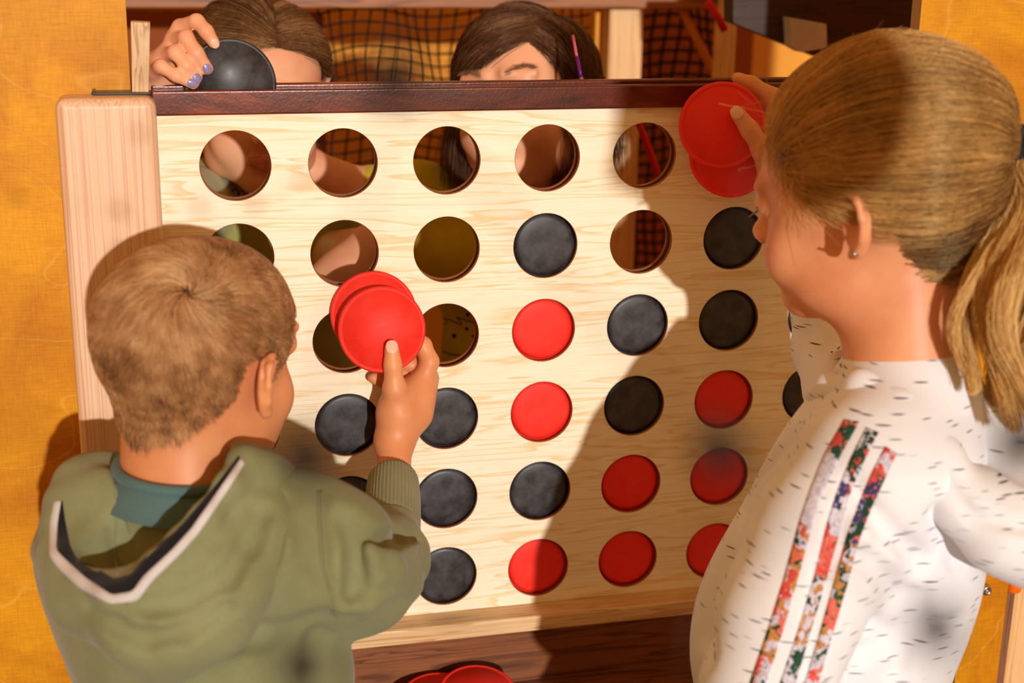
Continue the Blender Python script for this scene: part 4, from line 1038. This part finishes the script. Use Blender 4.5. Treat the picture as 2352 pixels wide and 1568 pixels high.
# hoodie: torso, near sleeve, far sleeve
S = SDF(.0030)
s_near = q(1985, 1075, 1.10); s_far = q(2010, 965, 1.235)
Rg = np.array([(s_near - s_far) / np.linalg.norm(s_near - s_far), VD, np.cross((s_near - s_far) / np.linalg.norm(s_near - s_far), VD)])
S.cap(s_far, q(2060, 1060, 1.12), .052, .056, .03)
S.ell(q(1985, 1240, 1.185), [.088, .11, .098], np.array([[.2, .1, -.97], VD, [.97, 0, .2]]), .05)
S.ell(q(1885, 1480, 1.225), [.090, .12, .112], np.array([[.2, .1, -.97], VD, [.97, 0, .2]]), .05)
S.ell(q(1880, 1760, 1.29), [.10, .12, .115], np.array([[.2, .1, -.97], VD, [.97, 0, .2]]), .05)
S.ell(q(2070, 1290, 1.17), [.040, .09, .05], None, .04)
S.cap(ng + VD * .00, ng + VD * .05, .058, .075, .03)
S.chain([s_near, q(1895, 1230, 1.10), q(1805, 1420, 1.10), q(1755, 1600, 1.10), q(1710, 1800, 1.11)], [.052, .053, .050, .047, .044], .02, .035)
S.chain([s_far, q(1945, 895, 1.30), q(1893, 808, 1.345)], [.045, .036, .029], .015, .03)
S.chain([q(1893, 808, 1.345), q(1858, 640, 1.35), qa(1805, 455, yg - .012)], [.0255, .0230, .0195], .012)
V, F = S.mesh(); tw = bvh(V, F)
for pts, r, dd, sub in (([(1945, 1270), (2010, 1300), (2080, 1380), (2095, 1440)], .006, 0, True), ([(1960, 1120), (2040, 1220), (2120, 1290)], .005, .001, True),
                        ([(2000, 1440), (2070, 1470), (2120, 1430)], .006, 0, True), ([(1985, 1500), (2090, 1455), (2200, 1430)], .004, 0, True),
                        ([(1720, 1130), (1760, 1060), (1830, 1000)], .005, .001, True), ([(1700, 1170), (1665, 1300), (1620, 1460)], .006, 0, True),
                        ([(1850, 1560), (1900, 1300), (1930, 1180)], .003, .001, True), ([(2150, 1180), (2200, 1290)], .005, 0, True), ([(2060, 1540), (2120, 1380)], .004, 0.001, True),
                        ([(1855, 760), (1900, 790), (1935, 770)], .003, 0, True), ([(1640, 1240), (1600, 1400)], .004, 0, True), ([(1670, 1280), (1630, 1500)], .004, 0, True)):
    z = onsurf(tw, pts, dd)
    if len(z) > 1: foldline(S, z, r, .014, sub)
V, F = S.mesh(); V = relax(V, F, 2); hw = mesh_np('hoodie', Wq(V), F, MT['white'], girl); tw = bvh(V, F)
for (l, r) in (([(1940, 962), (1895, 1040), (1862, 1120), (1838, 1190), (1800, 1330), (1762, 1450), (1722, 1568), (1700, 1640)], [(1974, 968), (1928, 1050), (1890, 1130), (1868, 1196), (1832, 1332), (1798, 1450), (1760, 1568), (1740, 1640)]),
               ([(1990, 980), (1955, 1050), (1922, 1130), (1900, 1200), (1868, 1330), (1832, 1450), (1792, 1568), (1770, 1640)], [(2018, 992), (1984, 1060), (1950, 1140), (1934, 1206), (1898, 1332), (1862, 1452), (1828, 1568), (1808, 1640)]),
               ([(2034, 1024), (2000, 1090), (1972, 1160), (1945, 1230), (1915, 1340), (1884, 1450), (1848, 1568), (1830, 1640)], [(2060, 1040), (2030, 1106), (2000, 1170), (1974, 1240), (1946, 1344), (1914, 1452), (1880, 1568), (1862, 1640)])):
    ribbon_on(tw, l, r, 'floral_stripe', MT['floral'], girl, 90, 5, .0010, .001)
# hood: rolled collar band and bag hanging at the back
S = SDF(.0028)
band = [(1858, 905, 1.18), (1905, 884, 1.15), (1985, 892, 1.115), (2060, 945, 1.095), (2140, 1050, 1.085), (2215, 1160, 1.08), (2290, 1235, 1.08), (2380, 1270, 1.08)]
S.chain([q(*p) for p in band], [.006, .010, .015, .018, .021, .022, .024, .028], .012)
b2 = [(1940, 850, 1.19), (2060, 868, 1.165), (2160, 920, 1.155), (2260, 1030, 1.15), (2340, 1120, 1.15)]
S.chain([q(*p) for p in b2], [.018, .024, .030, .036, .040], .02)
S.ell(q(2380, 1140, 1.12), [.062, .042, .05], None, .03)
S.cap(q(2245, 1150, 1.095), q(2330, 1235, 1.10), .020, .028, .02)
V, F = S.mesh(); tt = bvh(V, F)
for pts, r, dd in (([(2010, 905), (2085, 985), (2165, 1100), (2240, 1190), (2352, 1210)], .0035, 0), ([(2150, 940), (2230, 1040), (2352, 1100)], .004, 0)):
    z = onsurf(tt, pts, dd)
    if len(z) > 1: foldline(S, z, r, .008)
S.cap(fg.p(0, -.022, -.050), ng + VD * .02, .052, .056, .006, True)
V, F = S.mesh(); V = relax(V, F, 2); hh = mesh_np('hood', Wq(V), F, MT['white'], girl)
mb = MB(); mb.tube([Wq(p) for p in smooth_pts([q(1935, 845, 1.15), q(2050, 845, 1.115), q(2150, 872, 1.115), q(2230, 940, 1.125)])], .006, 8); mb.build('shirt_collar', MT['trim_black'], girl)
legs(girl, q(1880, 1800, 1.20), math.radians(60), None, w_=.06, r=.055)

# ============================================================ THE TWO GIRLS BEHIND THE BOARD
def parted(V, F, mask, f, n, hl, down=-.9, part=(0, 0), hmax=.006, fw=.25, seed=5, back=False):
    """hair falling from a parting down both sides to just past the jaw, then hanging"""
    P, N = roots(V, F, mask, n); L0 = f.loc(P); L0 = L0 + 0
    sx = np.where(L0[:, 0] > part[0] + part[1] * L0[:, 1], 1., -1.)
    top = np.clip((L0[:, 2] + .02) / .12, 0, 1)
    U1 = np.stack([sx * (.98 + .04 * rng.random(n)), -.55 * (L0[:, 1] < -.03) + (fw - .5 * rng.random(n)) , np.full(n, down)], 1)
    if back: U1 = np.stack([sx * (.30 + .1 * rng.random(n)), np.full(n, -.85), -.35 - .2 * rng.random(n)], 1)
    h = (.003 + hmax * rng.random(n))[:, None] + snoise(L0, 60, seed)[:, None] * .0015
    Pp = slerp_hair(f, L0, U1, 12, lambda t: h * min(1, t * 4) + .0015)
    Pp += np.cumsum(rng.normal(size=Pp.shape) * .0004, axis=1)
    out = [f.o + f.s * (Pp[:, k] @ f.R) for k in range(12)]
    cur = out[-1]; d0 = (out[-1] - out[-2]); d0 /= np.linalg.norm(d0, axis=1, keepdims=True); L = hl * (.8 + .3 * rng.random(n)); jit = rng.normal(size=(n, 3)) * .04
    for k in range(10):
        d0 = d0 * .6 + (VD + jit) * .4; d0 /= np.linalg.norm(d0, axis=1, keepdims=True); cur = cur + d0 * (L / 10)[:, None]; out.append(cur)
    tone = .30 + .12 * np.sin(L0[:, 1] * 160 + sx) + .10 * snoise(L0, 200, seed + 1) + .10 * rng.normal(size=n)
    return np.stack(out, 1), tone
# girl A, left, holding the black disc
ga = empty('person', tuple(np.r_[wpt(600, 500, 1.60)[:2], 0.0]))
tag(ga, 'person with blonde parted hair behind the board, lime tee, holding a black disc', 'person')
fa = Fr(q(600, 250, 1.58), 180 - 15, 16, 2, .96).anchor((0, .0905, -.057), q(612, 376, 1.50)).pitch(-5)
fa.anchor((0, .0905, -.057), q(612, 376, 1.50))
S = SDF(.0018); head(S, fa)
na = q(572, 482, 1.665)
S.cap(fa.p(0, -.022, -.05), na, .044, .048, .03)
S.ell(na + VD * .13, [.07, .09, .05], np.array([VX, VD, VY]), .04)
yf = .002
def arm_a(y): return y
S.chain([na + VD * .03, q(475, 475, 1.625), qa(385, 470, .16), qa(345, 350, .10), qa(368, 215, .035)], [.030, .030, .026, .021, .0165], .012, .03)
S.chain([qa(368, 215, .035), qa(372, 160, .034)], [.0165, .0185], .015)
S.chain([qa(400, 128, .036), qa(414, 62, .028), qa(452, 49, .010), qa(474, 72, .0015), qa(491, 98, .0005)], [.0085, .0068, .0064, .0060, .0054], .0034, .010)
S.chain([qa(388, 145, .034), qa(398, 92, .026), qa(427, 86, .006), qa(452, 122, -.001), qa(476, 158, .0000)], [.0085, .0068, .0066, .0062, .0055], .0034, .010)
S.chain([qa(376, 165, .032), qa(376, 128, .022), qa(402, 120, .003), qa(428, 150, -.003), qa(452, 178, .000)], [.0085, .0066, .0063, .0059, .0052], .0034, .010)
S.chain([qa(366, 185, .028), qa(354, 166, .014), qa(368, 152, .001), qa(405, 174, -.005), qa(444, 193, -.003)], [.0080, .0062, .0058, .0054, .0048], .0034, .010)
S.chain([qa(380, 190, .040), qa(430, 190, .030), qa(480, 170, .024)], [.012, .0095, .0080], .004, .012)    # thumb behind the disc
# other arm across her body
S.chain([na + VD * .06 + VX * .09, qa(868, 588, .12), qa(800, 640, .11), qa(690, 700, .12)], [.030, .032, .031, .024], .014, .03)
oa, V, F = body_obj(S, fa, MT['skin_b'], ga); ta = bvh(V, F)
for (x, y, ax, m_, nm) in ((493, 100, (.6, 1), 'nail', 'nail'), (476, 158, (.6, 1), 'polish', 'nail'), (453, 180, (.7, 1), 'polish', 'nail'), (442, 191, (1, .35), 'polish', 'nail')):
    nail_at(ta, x, y, ax, .0038, .0044, MT[m_], ga, nm)
Lc = fa.loc(V[F].mean(1)); ma = hair_mask(Lc, [.066, .064, .056, .040, .020, .02, .0, -.03, -.05, -.06, -.066]) & (np.linalg.norm(Lc, axis=1) < .135)
Pa, tna = parted(V, F, ma, fa, 26000, .03, -.75, (-.014, 0), .004, -.1, 5, True)
hair_obj('hair', [Pa], MT['hair_a'], ga, [tna], .00022, .00012, (V, F, ma, .0012), MT['scalp_d'])
S = SDF(.004)
S.cap(q(470, 470, 1.625), na + VD * .05 + VX * .080, .046, .050, .03); S.ell(na + VD * .17, [.12, .14, .08], np.array([VX, VD, VY]), .04); S.ell(na + VD * .36, [.11, .14, .08], np.array([VX, VD, VY]), .04)
S.cap(q(470, 470, 1.625), qa(405, 468, .16), .044, .038, .03); S.cap(na + VD * .05 + VX * .09, na + VD * .07 + VX * .120, .048, .042, .03)
S.cap(na - VD * .03, na + VD * .01, .053, .053, .008, True)
V, F = S.mesh(); mesh_np('tee', Wq(relax(V, F, 1)), F, MT['shirt_a'], ga)
# spiral choker
mb = MB(); cc = fa.p(0, -.024, -.094) - VX * .004; cr = .0505; P = []
for i in range(900):
    t = i / 900 * 2 * math.pi; a = t * 42; rad = cr + .0042 * math.cos(a); P.append(Wq(cc + rad * (math.cos(t) * fa.R[0] + math.sin(t) * fa.R[1]) + (.0042 * math.sin(a) - .014 * math.sin(t)) * fa.R[2]))
mb.tube(P, .0007, 5, closed=True); c_ = mb.build('choker', MT['elastic'], ga); c_['label'] = 'black spiral choker'
legs(ga, na + VD * .50, math.radians(180), None)

# girl B, middle
gb = empty('person', tuple(np.r_[wpt(1215, 500, 1.68)[:2], 0.0]))
tag(gb, 'person with long brown hair and a hair clip behind the board, eyes closed, olive tee', 'person')
fbb = Fr(q(1208, 230, 1.60), 180 + 22, 16, -7, .97).pitch(9)
S = SDF(.0023); head(S, fbb)
nb2 = fbb.p(0, -.030, -.125)
S.cap(fbb.p(0, -.022, -.05), nb2, .042, .046, .03); S.ell(nb2 + VD * .10, [.08, .09, .05], np.array([VX, VD, VY]), .04)
S.chain([nb2 + VD * .05 - VX * .11, q(960, 455, 1.66), q(840, 445, 1.63), q(700, 385, 1.60), q(640, 330, 1.60)], [.034, .030, .027, .022, .018], .012, .03)
S.chain([nb2 + VD * .07 + VX * .03 + VY * .06, nb2 + VD * .25 + VX * .045 + VY * .07, nb2 + VD * .40 + VX * .03 + VY * .05], [.034, .030, .024], .012, .03)
oo, V, F = body_obj(S, fbb, MT['skin_b'], gb); tb2 = bvh(V, F)
Lc = fbb.loc(V[F].mean(1)); mb_ = hair_mask(Lc, [.060, .056, .038, .010, -.010, -.02, -.03, -.04, -.05, -.06, -.066]) & (np.linalg.norm(Lc, axis=1) < .135)
Pb2, tn2 = parted(V, F, mb_, fbb, 26000, .10, -.55, (-.036, 0), .006, .42, 8)
hair_obj('hair', [Pb2], MT['hair_b'], gb, [tn2], .00022, .00013, (V, F, mb_, .0014), MT['scalp_d'])
for sx in (-1, 1):       # brows
    n = 200; t = rng.random(n); x = sx * (.013 + .030 * t); z = .0225 + .007 * np.sin(t * 2.6) + .0022 * rng.normal(size=n) * (1 - .6 * t)
    pts = []
    for k in range(n):
        a = fbb.p(x[k], .13, z[k]); pass
        d = -fbb.R[1]; h = tb2.ray_cast(tuple(a), tuple(d), .08)
        if h[0] is None: continue
        p0 = np.array(h[0]); pts.append([p0, p0 + .0035 * (sx * fbb.R[0] * .9 + .35 * fbb.R[2]) + .0006 * fbb.R[1], p0 + .0065 * (sx * fbb.R[0] * .98 + .1 * fbb.R[2]) + .0002 * fbb.R[1]])
    if pts: hair_obj('eyebrow', [np.array(pts)], MT['hair_b'], gb, [np.full(len(pts), .55)], .00012, .00006)
S = SDF(.004)
S.cap(nb2 + VD * .06 - VX * .085, nb2 + VD * .06 + VX * .035 + VY * .06, .050, .046, .03); S.ell(nb2 - VX * .02 + VD * .17, [.095, .14, .08], np.array([VX, VD, VY]), .04); S.ell(nb2 - VX * .02 + VD * .36, [.095, .14, .08], np.array([VX, VD, VY]), .04)
S.chain([nb2 + VD * .05 - VX * .09, q(960, 455, 1.66), q(850, 447, 1.632)], [.048, .040, .034], .02, .03); S.cap(nb2 + VD * .06 + VX * .03 + VY * .06, nb2 + VD * .18 + VX * .045 + VY * .07, .044, .040, .03)
S.cap(nb2 - VD * .03, nb2 + VD * .01, .052, .052, .008, True)
V, F = S.mesh(); V = relax(V, F, 1); mesh_np('tee', Wq(V), F, MT['shirt_b'], gb); ts = bvh(V, F)
def print_line(pix, r, nm='print_mark', n=24):
    P = drape_line(ts, pix, n, .0002)
    if len(P) > 2: mb = MB(); mb.tube([Wq(p) for p in P], r, 6); return mb.build(nm, MT['trim_black'], gb)
print_line([(1012, 740), (1020, 745), (1028, 744), (1026, 736), (1015, 729), (1030, 733), (1060, 746), (1062, 743), (1046, 727), (1060, 732), (1090, 741)], .0006)
print_line([(1018, 806), (1030, 812), (1045, 815), (1062, 815)], .0007)
for (x, y, s_) in ((1043, 771, 4.5), (1072, 755, 3), (1074, 722, 3), (1087, 772, 2.5)):
    print_line([(x + s_ * (1 if k % 2 == 0 else .45) * math.sin(k * math.pi / 5), y - s_ * (1 if k % 2 == 0 else .45) * math.cos(k * math.pi / 5)) for k in range(11)] + [(x, y)], .0011, 'print_star', 30)
# hair clip strand
hb = [(1318, 80, -.0), (1322, 100, 0), (1327, 128, 0)]
mb = MB(); c0, c1, c2, c3 = (q(1316, 82, 1.475), q(1325, 130, 1.462), q(1335, 178, 1.455), q(1337, 190, 1.455))
mb.tube([Wq(c0), Wq(c1)], .0016, 8); cl = mb.build('hair_clip', m_plain('pink clip', rgb(238, 110, 150), .3), gb)
mb = MB(); mb.tube([Wq(c1), Wq(c2)], .0019, 8); mb.build('clip_tip', m_plain('purple clip', rgb(120, 24, 140), .3), cl)
mb = MB(); mb.tube([Wq(c2), Wq(c3)], .0021, 8); mb.build('clip_end', MT['metal'], cl)
legs(gb, nb2 + VD * .50, math.radians(180), None)
